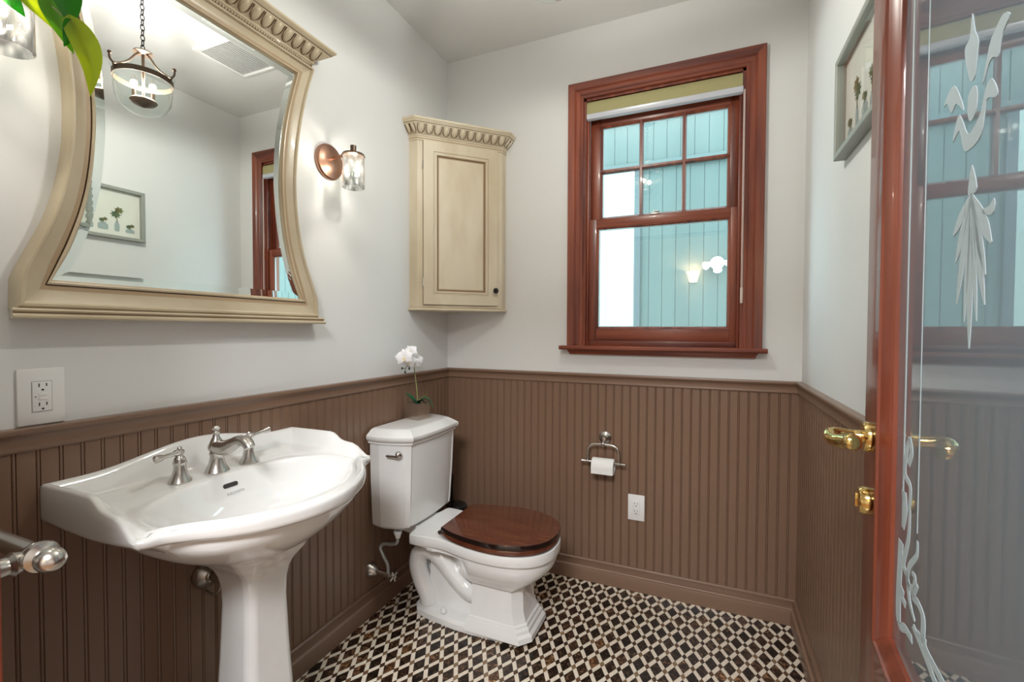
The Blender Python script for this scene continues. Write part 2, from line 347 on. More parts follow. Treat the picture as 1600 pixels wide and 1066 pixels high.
# lower sash
def sash(name, x0, x1, z0, z1, gx0, gx1, gz0, gz1, y0, y1, muntins=()):
    mb = MB()
    mb.box((x0, y0, z0), (gx0, y1, z1), .003); mb.box((gx1, y0, z0), (x1, y1, z1), .003)
    o = part(name, mb, M_wood_v, win)
    hb = MB(); hb.box((gx0-.001, y0+.0004, z0), (gx1+.001, y1-.0004, gz0), .003); hb.box((gx0-.001, y0+.0004, gz1), (gx1+.001, y1-.0004, z1), .003); part('rail', hb, M_wood_h, o)
    # sloped glazing stop
    ym = (y0+y1)/2; g = MB(); k = .010
    for (a, b) in (((gx0, gz0), (gx1, gz0)), ((gx1, gz0), (gx1, gz1)), ((gx1, gz1), (gx0, gz1)), ((gx0, gz1), (gx0, gz0))):
        cx, cz = (gx0+gx1)/2, (gz0+gz1)/2
        ins = lambda p, q: (p[0]+(q if p[0] < cx else -q), p[1]+(q if p[1] < cz else -q))
        ra = [(a[0], y0+.004, a[1]), (ins(a, .003)[0], y0+.004, ins(a, .003)[1]), (ins(a, k)[0], ym-.003, ins(a, k)[1]), (a[0], ym-.003, a[1])]
        rb = [(b[0], y0+.004, b[1]), (ins(b, .003)[0], y0+.004, ins(b, .003)[1]), (ins(b, k)[0], ym-.003, ins(b, k)[1]), (b[0], ym-.003, b[1])]
        g.loft([ra, rb])
    part('glazing_stop', g, M_wood_v, o)
    part('pane', MB().box((gx0+.001, ym-.002, gz0+.001), (gx1-.001, ym+.002, gz1-.001)), M_glass, o, None)
    sp2 = MB()   # bright spacer bar of the insulating pane
    for (a, b) in (((gx0+.010, gz0+.010), (gx1-.010, gz0+.013)), ((gx0+.010, gz1-.013), (gx1-.010, gz1-.010)), ((gx0+.010, gz0+.010), (gx0+.013, gz1-.010)), ((gx1-.013, gz0+.010), (gx1-.010, gz1-.010))):
        sp2.box((a[0], ym+.002, a[1]), (b[0], ym+.010, b[1]))
    part('spacer', sp2, M_blind_bar, o, None, label='pale metal spacer around the glass')
    return o
M_spacer = M_blind_bar
lo = sash('lower_sash', .799, 1.485, 1.200, 1.802, .846, 1.448, 1.257, 1.760, .024, .052)
up = sash('upper_sash', .803, 1.481, 1.768, WZ2-.012, .855, 1.443, 1.808, 2.272, .058, .086)
lk = MB().box((1.098, .022, 1.802), (1.146, .046, 1.808), .002); lk.tube([(1.108, .034, 1.812), (1.125, .034, 1.818), (1.14, .03, 1.814)], [.004, .005, .005]); part('sash_lock', lk, M_nickel, lo)
mt = MB(); ym = .072
for x in (1.052, 1.248):
    mt.loft([[(x-.010, ym-.004, z), (x-.005, ym-.016, z), (x+.005, ym-.016, z), (x+.010, ym-.004, z)] for z in (1.808, 2.272)])
    mt.loft([[(x-.010, ym+.004, z), (x-.005, ym+.012, z), (x+.005, ym+.012, z), (x+.010, ym+.004, z)] for z in (1.808, 2.272)])
for z in (2.047,):
    mt.loft([[(x, ym-.004, z-.010), (x, ym-.0155, z-.005), (x, ym-.0155, z+.005), (x, ym-.004, z+.010)] for x in (.855, 1.443)])
    mt.loft([[(x, ym+.004, z-.010), (x, ym+.012, z-.005), (x, ym+.012, z+.005), (x, ym+.004, z+.010)] for x in (.855, 1.443)])
part('muntin_grid', mt, M_wood_v, up)

# roller blind inside the top of the opening
bl = thing('roller_blind', 'olive green roller blind rolled up at the top of the window with white bottom bar', 'blind', (1.14, .01, 2.34))
rp = [(.020, 2.372), (.012, 2.376), (.002, 2.374), (-.006, 2.364), (-.009, 2.350), (-.009, 2.330), (-.008, 2.312), (.020, 2.312)]
rb = MB().loft([[(x, y, z) for y, z in rp] for x in (.799, 1.487)]); part('fabric_roll', rb, M_blind, bl)
bp_ = [(.016, 2.313), (-.008, 2.313), (-.011, 2.309), (-.009, 2.300), (-.005, 2.290), (.002, 2.286), (.014, 2.286)]
bb = MB().loft([[(x, y, z) for y, z in bp_] for x in (.799, 1.489)]); part('bottom_bar', bb, M_blind_bar, bl, label='white bottom bar')
cd = MB()
for dx in (0, .007): cd.tube([(1.4925+dx*.6, -.002, 2.30), (1.4925+dx*.6, -.003, 1.42)], .0016, 6)
part('cord', cd, M_cord, bl); part('cord_weight', MB().box((1.489, -.008, 1.37), (1.4995, .002, 1.44), .003), M_cord, bl)

# ---------------------------------------------------------------- outside
struct('ground_outside', MB().box((-4, .12, -.6), (6, 9, -.5)), mat('paving_outside', (.35, .35, .33), .9))
nb = thing('neighbour_house', 'grey teal neighbouring house wall of upright boards outside the window', 'house', (1.5, 1.75, -.5))
def boards(x0, x1, z0, z1, y, pitch=.102):
    mb = MB(); x = x0; k = 0
    mb.box((x0, y, z0), (x1, y+.06, z1))
    while x < x1-.001:
        xe = min(x+pitch-.003, x1); mb.box((x, y-.005, z0), (xe, y+.001, z1), .002, seg=1); x += pitch
    return mb
part('lower_wall', boards(.815, 3.4, -.5, 2.60, 1.60), M_siding, nb)
upw = boards(-1.4, 3.4, 2.585, 3.5, 1.585); part('upper_wall', upw, M_siding, nb)
part('drip_board', MB().box((-1.4, 1.555, 2.545), (3.4, 1.60, 2.60), .004), mat('trim_board_grey', (.06, .09, .088), .6), nb)
part('frieze_board', MB().box((-1.4, 1.565, 2.92), (3.4, 1.576, 2.99), .003), M_siding, nb)
part('corner_board', MB().box((.80, 1.575, -.5), (.85, 1.66, 2.545), .003), mat('corner_board_grey', (.06, .08, .085), .6), nb)
fh = thing('white_house', 'pale mint white house wall farther back beyond the grey teal house', 'house', (0, 4.2, -.5))
wm = MB().box((-4, 4.2, -.5), (2.6, 4.3, 5))
part('facade', wm, mat('pale_siding', (.34, .40, .37), .8), fh)
part('gable_trim', MB().loft([[(x, 4.18, z), (x, 4.15, z), (x, 4.15, z+.1), (x, 4.18, z+.1)] for x, z in ((-1.1, .75), (-.25, 1.25), (.7, .8))]), mat('pale_trim', (.28, .38, .34), .7), fh)
fl = thing('flood_light', 'white outdoor flood light with three bulbs on the grey teal house wall', 'light', (1.42, 1.59, 1.76))
part('base_plate', MB().lathe([(.05, 0), (.05, .012), (.04, .02), (0, .02)], (1.42, 1.59, 1.765), (0, -1, 0), 20), M_white, fl)
for dx, dz, rot in ((-.085, -.02, (-.75, -.55, -.35)), (0, -.07, (.05, -.6, -.8)), (.10, 0, (.6, -.7, -.2))):
    s_ = Vector((1.42+dx*.45, 1.555, 1.765+dz*.2)); a = Vector(rot).normalized(); e = MB(); e.tube([(1.42, 1.575, 1.765), s_], .009, 8)
    e.lathe([(.010, -.01), (.015, .0), (.017, .02), (.030, .052), (.032, .060), (.024, .068), (0, .070)], s_, a, 20); part('lamp_head', e, M_white, fl)

# ---------------------------------------------------------------- wall mirror
MC = -1.372
mi_ = thing('wall_mirror', 'large cream glazed wall mirror with waisted frame hung above the pedestal sink', 'mirror', (0, MC, 1.27))
def interp(tab, z):
    for (a, b), (c, d) in zip(tab, tab[1:]):
        if a <= z <= c: return b + (d-b)*(z-a)/(c-a)
    return tab[0][1] if z < tab[0][0] else tab[-1][1]
def spl(tab, n=10): return [(p[0], p[1]) for p in smooth_pts([(a, b, 0) for a, b in tab], n)]
outT = [(1.292, .405), (1.36, .403)] + spl([(1.362, .402), (1.42, .378), (1.50, .346), (1.60, .322), (1.70, .311), (1.80, .311), (1.90, .321), (2.00, .339), (2.10, .363), (2.20, .396)])
inT = spl([(1.358, .341), (1.445, .303), (1.57, .271), (1.70, .257), (1.80, .2565), (1.90, .265), (2.01, .285), (2.149, .323)])
def outline(tab, z0, z1, n=44, nb=24):
    L = []
    for i in range(n): z = z0+(z1-z0)*i/n; L.append((interp(tab, z), z))       # right side up (+y)
    wt = interp(tab, z1)
    for i in range(nb): L.append((wt-2*wt*i/nb, z1))
    for i in range(n): z = z1+(z0-z1)*i/n; L.append((-interp(tab, z), z))
    wb_ = interp(tab, z0)
    for i in range(nb): L.append((-wb_+2*wb_*i/nb, z0))
    return L
OUT, INN = outline(outT, 1.292, 2.196), outline(inT, 1.358, 2.149)
frp = [(0, 0), (0, .026), (.04, .034), (.10, .038), (.17, .038), (.22, .035), (.24, .030), (.26, .0295), (.45, .026), (.65, .0225), (.80, .022), (.81, .0195), (.83, .0195), (.84, .0245), (.90, .0265), (.95, .0255), (1.0, .020), (1.0, .012)]
fm = MB(); fm.loft([[(h, MC+a[0]+(b[0]-a[0])*s_, a[1]+(b[1]-a[1])*s_) for a, b in zip(OUT, INN)] for s_, h in frp], True, False, False, mfun=lambda i, j: 1 if i in (10, 11, 12) else 2 if i in (9, 15) else 0)
part('frame', fm, [M_mcream, M_glaze, M_glaze_l], mi_, 30)
# glass with a bevelled margin
BV, GT = .022, -.0013
NZ = 40; zs = [1.358+(2.149-1.358)*k/NZ for k in range(NZ+1)]; zi = [1.358+BV+(2.149-1.358-2*BV)*k/NZ for k in range(NZ+1)]
gm = MB()
def strip(A, B, mi): gm.add(A+B, [(k, k+1, len(A)+k+1, len(A)+k) for k in range(len(A)-1)], mi)
for sg in (-1, 1):
    A = [(.0138, MC+sg*interp(inT, z), z) for z in zs]; B = [(.0138+GT, MC+sg*(interp(inT, z)-BV), z) for z in zi]
    strip(A, B, 1)
L_ = [(.0138+GT, MC-(interp(inT, z)-BV), z) for z in zi]; R0 = [(.0138+GT, MC+(interp(inT, z)-BV), z) for z in zi]
strip(L_, R0, 0)
for z0_, z1_ in ((zs[0], zi[0]), (zs[-1], zi[-1])):
    strip([(.0138, MC-interp(inT, z0_), z0_), (.0138, MC+interp(inT, z0_), z0_)], [(.0138+GT, MC-(interp(inT, z1_)-BV), z1_), (.0138+GT, MC+(interp(inT, z1_)-BV), z1_)], 1)
# backing
gm.add([(.002, MC-.3, 1.34), (.002, MC+.3, 1.34), (.002, MC+.3, 2.16), (.002, MC-.3, 2.16)], [(0, 1, 2, 3)], 1)
part('mirror_glass', gm, [M_mirror, M_bevel], mi_, None)
# crown
def egg_band(mb, p0, p1, up, outn, n, w, h, d):
    # ovolo eggs between p0 and p1 (Vectors); up: direction up the band; outn: outward normal
    ax = (p1-p0).normalized(); L = (p1-p0).length; st_ = L/n; rot = Matrix((ax, up, outn)).transposed()
    for i in range(n):
        c = p0 + ax*(st_*(i+.5))
        mb.ball(c + outn*.0005, (w*.34, h*.50, d), 12, 0, rot)
        U = []
        for k in range(13):
            a = math.pi*(k/12.0); U.append(c + ax*(math.cos(a)*w*.46) + up*(-math.sin(a)*h*.50 + h*.05) + outn*.0012)
        U = [U[0] + up*h*.42] + U + [U[-1] + up*h*.42]; mb.tube(U, .0017, 5, 2)
        q = c + ax*(st_*.5)
        if i < n-1:
            mb.loft([[q + ax*(-w*.10) + up*(-h*.45) + outn*.0005, q + ax*(w*.10) + up*(-h*.45) + outn*.0005, q + up*(-h*.40) + outn*.003], [q + ax*(-w*.03) + up*(h*.20) + outn*.0005, q + ax*(w*.03) + up*(h*.20) + outn*.0005, q + up*(h*.15) + outn*.003]], mi=0)
def crown_profile(h0, zb, zt, d1):
    # list of (offset, z, mat) from bottom to top
    T = zt-zb
    return [(h0-.004, zb), (h0+.004, zb), (h0+.006, zb+T*.05), (h0+.004, zb+T*.09), (h0+.003, zb+T*.10), (h0+.003, zb+T*.19), (h0+.0045, zb+T*.20), (h0+.009, zb+T*.24), (h0+.009, zb+T*.29), (h0+.007, zb+T*.31), (h0+.007, zb+T*.33), (h0+.007+(d1-.007)*.72, zb+T*.74), (h0+.007+(d1-.007)*.74, zb+T*.76), (h0+.007+(d1-.007)*.80, zb+T*.77), (h0+d1-.004, zb+T*.86), (h0+d1, zb+T*.90), (h0+d1, zb+T*.99), (h0+d1-.002, zt), (h0-.004, zt)]
def crown_path(path, prof, mb):
    rings = [[(x+ix*(h), y+iy*(h), z) for h, z in prof] for x, y, ix, iy in path]
    mb.loft(rings, mfun=lambda i, j: {3: 1, 4: 2, 9: 1, 12: 2, 8: 2}.get(j, 0) if i is not None else 0)
mc = MB(); hw = .372; zb, zt = 2.186, 2.262; cp_ = crown_profile(0, zb, zt, .062)
X0 = .036
crown_path([(0.0, MC-hw, 0, -1), (X0, MC-hw, 1, -1), (X0, MC+hw, 1, 1), (0.0, MC+hw, 0, 1)], cp_, mc)
T = zt-zb; a0 = Vector((X0+.007, 0, zb+T*.33)); a1 = Vector((X0+.007+.055*.72, 0, zb+T*.74)); upv = (a1-a0).normalized(); bh = (a1-a0).length; mid = (a0+a1)/2; on = Vector((upv.z, 0, -upv.x))
egg_band(mc, mid+Vector((0, MC-hw-.012, 0)), mid+Vector((0, MC+hw+.012, 0)), upv, on, 20, .036, bh*.92, .0085)
for k in range(81):
    mc.ball((X0+.0040, MC-hw+.012+k*(2*hw-.024)/80, zb+T*.145), .0036, 8, 0)
part('crown_moulding', mc, [M_mcream, M_glaze_l, M_glaze], mi_, 35)
sm = MB(); sw = .417; spf = [(0, 1.270), (.052, 1.270), (.057, 1.273), (.057, 1.277), (.052, 1.280), (.047, 1.282), (.047, 1.285), (.050, 1.289), (.047, 1.293), (0, 1.293)]
rr = []
for y, s_ in ((MC-sw, -1), (MC+sw, 1)):
    rr.append([(h, y-s_*(.057-h)*.25, z) for h, z in spf])
sm.loft(rr, mfun=lambda i, j: 1 if j == 5 else 0); part('bottom_ledge', sm, [M_mcream, M_glaze], mi_, 30)

# ---------------------------------------------------------------- corner cabinet
S, A_, CZ0, CZ1 = .360, .047, 1.345, 2.196
cab = thing('corner_cabinet', 'cream glazed corner cabinet with one panelled door and carved crown in the back left corner', 'cabinet', (.12, -.12, CZ0))
def penta(off, z):
    k = off*.41421
    return [(0, 0, z), (0, -S-off, z), (A_+k, -S-off, z), (S+off, -A_-k, z), (S+off, 0, z)]
cb = MB(); cb.loft([penta(0, CZ0+.012), penta(0, CZ1)]); part('body', cb, M_cream, cab, None)
lb = MB(); lb.loft([penta(.004, CZ0), penta(.009, CZ0+.003), penta(.009, CZ0+.009), penta(.004, CZ0+.013), penta(.0005, CZ0+.017)], mfun=lambda i, j: 1 if i == 3 else 0); part('bottom_moulding', lb, [M_cream, M_glaze_l], cab)
C0, C1 = Vector((A_, -S, 0)), Vector((S, -A_, 0)); CD = (C1-C0).normalized(); CN = Vector((CD.y, -CD.x, 0)); CL = (C1-C0).length
def cf(u, z, h): p = C0 + CD*u + CN*h; return (p.x, p.y, z)
def pframe(mb, u0, u1, z0, z1, prof, mfun=None, fn=cf):
    # picture-frame loft: prof (inset, height)
    mb.loft([[fn(u0+i, z0+i, h), fn(u1-i, z0+i, h), fn(u1-i, z1-i, h), fn(u0+i, z1-i, h)] for i, h in prof], True, False, True, mfun=mfun)
du0, du1, dz0, dz1 = .028, CL-.028, CZ0+.030, CZ1-.018
gp = MB(); pframe(gp, du0-.002, du1+.002, dz0-.002, dz1+.002, [(0, .0003), (0, .0008), (.004, .0008)]); part('door_gap', gp, M_glaze, cab, None, label='dark shadow gap round the door')
dr = MB(); dpf = [(0, 0), (0, .009), (.001, .011), (.050, .011), (.052, .009), (.056, .0085), (.060, .012), (.066, .012), (.070, .006), (.073, .0035), (.078, .0035), (.0785, .0045)]
pframe(dr, du0, du1, dz0, dz1, dpf, mfun=lambda i, j: {3: 1, 7: 1, 8: 2, 9: 1}.get(i, 0)); dro = part('door', dr, [M_cream, M_glaze_l, M_glaze], cab, 30)
kn = Vector(cf(du1-.016, CZ0+.108, .011)); part('knob', MB().lathe([(.006, 0), (.006, .008), (.012, .014), (.0145, .020), (.011, .026), (0, .028)], kn, CN, 20), M_black, dro)
for z in (dz0+.11, dz1-.12): part('hinge', MB().tube([cf(du0-.001, z-.02, .008), cf(du0-.001, z+.02, .008)], .0035, 8), M_nickel, cab)
cc = MB(); zb, zt = 2.176, 2.268; cpf = crown_profile(0, zb, zt, .058); k4 = .41421
rings = []
for (x, y, ix, iy) in ((0, -S, 0, -1), (A_, -S, k4, -1), (S, -A_, 1, -k4), (S, 0, 1, 0)):
    rings.append([(x+ix*h, y+iy*h, z) for h, z in cpf])
cc.loft(rings, mfun=lambda i, j: {3: 1, 4: 1, 9: 1, 12: 2, 8: 2}.get(j, 0)); cc.loft([penta(0, zb), penta(.02, zt-.001)])
T = zt-zb
for (pa, pb, nn, n_) in ((Vector((0, -S, 0)), Vector((A_+.01, -S, 0)), Vector((0, -1, 0)), 2), (C0-CD*.008, C1+CD*.008, CN, 11), (Vector((S, -A_-.01, 0)), Vector((S, 0, 0)), Vector((1, 0, 0)), 2)):
    a0 = nn*.007 + Vector((0, 0, zb+T*.33)); a1 = nn*(.007+.051*.72) + Vector((0, 0, zb+T*.74)); upv = (a1-a0).normalized(); bh = (a1-a0).length; on = nn*upv.z - Vector((0, 0, 1))*upv.dot(nn)
    egg_band(cc, pa+(a0+a1)/2, pb+(a0+a1)/2, upv, on, n_, .038 if n_ > 2 else .026, bh*.92, .008)
part('crown_moulding', cc, [M_cream, M_glaze_l, M_glaze], cab, 35)

# ---------------------------------------------------------------- wall sconces
def sconce(y, z, label):
    s_ = thing('wall_sconce', label, 'lamp', (0, y, z), 'wall sconces beside the mirror')
    part('backplate', MB().lathe([(.067, 0), (.067, .010), (.062, .015), (.056, .016), (.045, .022), (.025, .027), (0, .029)], (0, y, z), (1, 0, 0), 40), M_copper, s_)
    part('arm', MB().tube([(.022, y, z+.012), (.06, y, z+.014), (.125, y, z+.014)], [.006, .006, .006], 10), M_copper, s_)
    cx = .125
    part('cap', MB().lathe([(.011, .034), (.011, .012), (.024, .008), (.040, .002), (.043, -.004), (.040, -.006), (0, -.006)], (cx, y, z+.010), (0, 0, 1), 28), M_bronze, s_)
    sh = MB(); seg = 40
    def ring(r, h): return [(cx+r*math.cos(2*math.pi*k/seg), y+r*math.sin(2*math.pi*k/seg), z+h) for k in range(seg)]
    sh.loft([ring(.038, .004), ring(.040, 0), ring(.0405, -.10), ring(.041, -.112), ring(.038, -.114), ring(.036, -.110), ring(.0355, -.004)], True, False, False); part('glass_shade', sh, M_crystal, s_)
    part('bulb', MB().lathe([(.010, .0), (.011, -.018), (.020, -.040), (.022, -.052), (.016, -.068), (.005, -.080), (0, -.082)], (cx, y, z), (0, 0, 1), 20), M_bulb, s_)
    l = point_light('bulb_light', (cx, y, z-.050), P_SCONCE, (1, .93, .82), .010, s_)
sconce(-.885, 1.897, 'copper wall sconce with rippled glass shade between mirror and corner cabinet')
sconce(-1.815, 1.897, 'copper wall sconce with rippled glass shade on the left of the mirror')

# ---------------------------------------------------------------- pedestal sink
YC = -1.40
snk = thing('pedestal_sink', 'white porcelain pedestal sink with nickel taps under the wall mirror', 'sink', (.235, YC, 0))
side_top = [(.012, .905), (.10, .906), (.19, .906), (.205, .903), (.218, .895), (.232, .885), (.25, .880), (.285, .876), (.305, .868), (.322, .855), (.340, .843), (.350, .841)]
def back_top(u): a = abs(u); return .905 + .036*(.5+.5*math.cos(min(1, a/.27)*math.pi))
poly = []      # (x, u, ztop, zbot, frontness)
for i in range(25): u = -.335+.67*i/24; poly.append((.004, u, back_top(u), .825, 0))
for x, z in side_top[1:]: poly.append((x, .335, z, .826-.010*math.sin(min(1, x/.34)*math.pi), 0))
front = smooth_pts([(.356, .333, 0), (.367, .318, 0), (.374, .292, 0), (.400, .255, 0), (.440, .213, 0), (.478, .160, 0), (.507, .100, 0), (.523, .045, 0), (.527, 0, 0)], 6)
fr_pts = [(p.x, p.y) for p in front]
for x, u in fr_pts: poly.append((x, u, .8425, .812 + .013*max(0, min(1, (u-.15)/.17))**1.5, 1))
for x, u in reversed(fr_pts[:-1]): poly.append((x, -u, .8425, .812 + .013*max(0, min(1, (u-.15)/.17))**1.5, 1))
for x, z in reversed(side_top[1:]): poly.append((x, -.335, z, .826-.010*math.sin(min(1, x/.34)*math.pi), 0))
SCX = .262
# resample the outline evenly, with smoothed inward normals
PP = []
for i in range(len(poly)):
    a, b = poly[i], poly[(i+1) % len(poly)]; L_ = math.hypot(b[0]-a[0], b[1]-a[1]); n_ = max(1, int(round(L_/.008)))
    for k in range(n_):
        t_ = k/n_; PP.append([a[q]+(b[q]-a[q])*t_ for q in range(5)])
NP = len(PP); NRM = []
for i in range(NP):
    ex = eu = 0
    for k in (1, 2, 3):
        a, b = PP[(i-k) % NP], PP[(i+k) % NP]; ex += (b[0]-a[0])/k; eu += (b[1]-a[1])/k
    L_ = math.hypot(ex, eu); nx_, nu_ = -eu/L_, ex/L_
    if (SCX-PP[i][0])*nx_ + (0-PP[i][1])*nu_ < 0: nx_, nu_ = -nx_, -nu_
    NRM.append((nx_, nu_))
frs = [sum(PP[(i+k) % NP][4] for k in range(-4, 5))/9 for i in range(NP)]
def sst(x): x = max(0, min(1, x)); return x*x*(3-2*x)
def deckz(x, fr=0): return .850 - .012*sst((x-.12)/.3)
def outr(d, zf):
    return [(PP[i][0]+NRM[i][0]*d, YC+PP[i][1]+NRM[i][1]*d, zf(i)) for i in range(NP)]
def bpt(i, k):
    x, u = PP[i][0]+NRM[i][0]*.03, PP[i][1]+NRM[i][1]*.03; th = math.atan2(u, x-SCX); dx, du = math.cos(th), math.sin(th); lo_, hi_ = 0, .6
    for _ in range(30):
        m_ = (lo_+hi_)/2; X = (SCX+dx*m_-.302)/(.163*k); Uu = du*m_/(.276*k)
        if abs(X)**2.25+abs(Uu)**2.25 < 1: lo_ = m_
        else: hi_ = m_
    return SCX+dx*lo_, du*lo_
def topz(i, d):
    zt_, fr = PP[i][2], frs[i]; x = PP[i][0]+NRM[i][0]*d
    z0 = zt_ + (deckz(x)-zt_)*sst((d-.010)/(.045 if fr < .5 else .022))
    if d < .044: z0 += fr*.0068*math.sin((d-.007)/.018*math.pi+math.pi)*(1-.3*d/.044)
    return z0
def blend_ring(s_, dz):
    L = []
    for i in range(NP):
        a = (PP[i][0]+NRM[i][0]*.044, PP[i][1]+NRM[i][1]*.044); b = bpt(i, 1.03); x, u = a[0]+(b[0]-a[0])*s_, a[1]+(b[1]-a[1])*s_
        z1 = deckz(x); za = topz(i, .0441); z = za+(z1-za)*sst(s_*2.2); L.append((x, YC+u, z-dz))
    return L
def bring(k, z=None, dz=0): return [(b[0], YC+b[1], (z if z is not None else deckz(b[0])-dz)) for b in (bpt(i, k) for i in range(NP))]
def under(hx, hu, z, cx=.25):
    L = []
    for i in range(NP):
        th = math.atan2(PP[i][1], PP[i][0]-cx); r = 1/math.sqrt((math.cos(th)/hx)**2+(math.sin(th)/hu)**2); Ro = math.hypot(PP[i][0]-cx, PP[i][1]); r = min(r, Ro*.96)
        L.append((cx+math.cos(th)*r, YC+math.sin(th)*r, z))
    return L
rings = [under(.08, .085, .660), under(.125, .130, .682), under(.165, .180, .706), under(.20, .225, .733), under(.228, .262, .762), under(.245, .292, .790),
         outr(.022, lambda i: PP[i][3]-.003), outr(.006, lambda i: PP[i][3]-.004), outr(.001, lambda i: PP[i][3]+.002), outr(0, lambda i: PP[i][3]+.008),
         outr(0, lambda i: PP[i][3]+(PP[i][2]-PP[i][3])*.6), outr(.0006, lambda i: PP[i][2]-.006), outr(.003, lambda i: PP[i][2]-.0015), outr(.007, lambda i: topz(i, .007))]
rings += [outr(d, (lambda dd: lambda i: topz(i, dd))(d)) for d in (.010, .013, .016, .019, .022, .025, .028, .031, .034, .037, .040, .044)]
rings += [blend_ring(q, 0) for q in (.12, .25, .40, .6, .8, 1.0)]
rings += [bring(1.0, dz=.002), bring(.975, dz=.007), bring(.94, dz=.018)]
rings += [bring(k, z) for k, z in ((.90, .812), (.84, .790), (.76, .768), (.64, .748), (.48, .734), (.30, .726), (.10, .722))]
bsn = part('basin', MB().loft(rings, True, True, True), M_porc, snk, 60)
# pedestal
PK = .87
def octa(hx, hy, c, z, cx=.235, cy=-1.392):
    return [(cx+a*hx*PK, cy+b*hy*PK, z) for a, b in ((1, -1+c), (1, 1-c), (1-c, 1), (-1+c, 1), (-1, 1-c), (-1, -1+c), (-1+c, -1), (1-c, -1))]
pr_ = [(.150, .145, .3, .700), (.142, .138, .3, .678), (.130, .128, .3, .668), (.122, .120, .28, .655), (.104, .102, .26, .635), (.091, .089, .25, .620), (.080, .080, .24, .600), (.073, .073, .24, .57), (.071, .071, .24, .52), (.077, .077, .24, .38), (.087, .087, .24, .22), (.095, .095, .24, .105), (.104, .104, .24, .09), (.116, .116, .24, .075), (.119, .119, .24, .06), (.130, .130, .24, .045), (.132, .132, .24, 0)]
pdm = MB(); pdm.loft([octa(*q[:3], q[3]) for q in pr_]); ped = part('pedestal', pdm, M_porc, snk, 20)
bv = ped.modifiers.new('soft', 'BEVEL'); bv.width = .008; bv.segments = 3; bv.limit_method = 'ANGLE'; bv.angle_limit = R_(28)
# faucet
fx = .098
def bell(c, s=1.0): return [(.0255*s, 0), (.0265*s, .003), (.0250*s, .006), (.019*s, .018), (.0150*s, .034), (.0138*s, .046), (.0155*s, .049), (.0160*s, .054), (.0140*s, .058)]
ZD = .850
for yy, sg, nm in ((YC-.098, -1, 'left'), (YC+.098, 1, 'right')):
    hb = MB(); hb.lathe(bell(0)+[(.0142, .060), (.0110, .066), (.0078, .070), (.0075, .073), (.0100, .076), (.0100, .082), (.0045, .086), (.0058, .089), (.004, .093), (0, .094)], (fx, yy, ZD), (0, 0, 1), 28)
    tap = part('tap_handle', hb, M_nickel, snk)
    dv = Vector((.30 if sg < 0 else -.05, sg*1.0, .0 if sg < 0 else .10)).normalized(); c = Vector((fx, yy, ZD+.079)); P = [c-dv*.014, c-dv*.010, c-dv*.004, c+dv*.010, c+dv*.020, c+dv*.045, c+dv*.060, c+dv*.070, c+dv*.0745]
    part('lever', MB().tube(P, [.002, .0055, .0075, .0085, .0055, .0052, .0085, .0095, .004], 14), M_nickel, tap)
sb = MB(); sb.lathe([(.0300, 0), (.0310, .003), (.0290, .007), (.0215, .022), (.0175, .038), (.0165, .046), (.0185, .050), (.0190, .054), (.0165, .057), (0, .057)], (fx, YC, ZD), (0, 0, 1), 32)
spp = smooth_pts([(fx-.020, YC, ZD+.073), (fx+.004, YC, ZD+.070), (fx+.035, YC, ZD+.071), (fx+.065, YC, ZD+.084), (fx+.092, YC, ZD+.096), (fx+.112, YC, ZD+.097), (fx+.128, YC, ZD+.088), (fx+.133, YC, ZD+.081)], 5)
rk = [.006, .020, .021, .017, .0145, .0135, .0135, .0138]; rs_ = []
for i in range(len(spp)): q = i/5; a = int(min(6, q)); rs_.append(rk[a]+(rk[a+1]-rk[a])*(q-a))
rs_[0] = .004; rs_[1] = .013; rs_[2] = .0175
sb.tube(spp, rs_, 20); sb.lathe([(.020, .072), (.015, .086), (.009, .098), (.007, .106), (.0085, .109), (.0085, .112), (.0055, .115), (.0095, .120), (.0105, .124), (.006, .129), (0, .130)], (fx-.002, YC, ZD), (0, 0, 1), 28)
part('spout', sb, M_nickel, snk)
bsx, bsz = .160, .806
# overflow slot on the back slope of the bowl
sl_n = Vector((.914, 0, .406)).normalized(); upd = Vector((-.406, 0, .914)).normalized()
def overflow():
    mb = MB(); c = Vector((.1530, YC+.000, .820)); P = []
    for k in range(24):
        a = 2*math.pi*k/24; q = c + Vector((0, 1, 0))*((.015 if math.cos(a) > 0 else -.015)+.006*math.cos(a)) + upd*(.006*math.sin(a)); P.append(q)
    mb.loft([[p-sl_n*.012 for p in P], [p+sl_n*.0012 for p in P]]); return mb
part('overflow_slot', overflow(), M_dark, snk, label='dark overflow slot')
tx = bpy.data.curves.new('maker_mark', 'FONT'); tx.body = 'KALLISTA'; tx.size = .0105; tx.align_x = 'CENTER'; tx.extrude = .0002; tx.space_character = 1.15
tmp = bpy.data.objects.new('t', tx); COL.objects.link(tmp); me_ = bpy.data.meshes.new_from_object(tmp); bpy.data.objects.remove(tmp); me_.materials.clear(); me_.materials.append(mat('grey_lettering', (.42, .42, .43), .5)); to = bpy.data.objects.new('maker_mark', me_); COL.objects.link(to); to.parent = snk; OFF[to.name] = OFF[snk.name]
Mt = Matrix((Vector((0, 1, 0)), upd, sl_n)).transposed().to_4x4(); Mt.translation = Vector((.1655, YC+.008, .797)) - OFF['pedestal_sink']; to.matrix_local = Mt
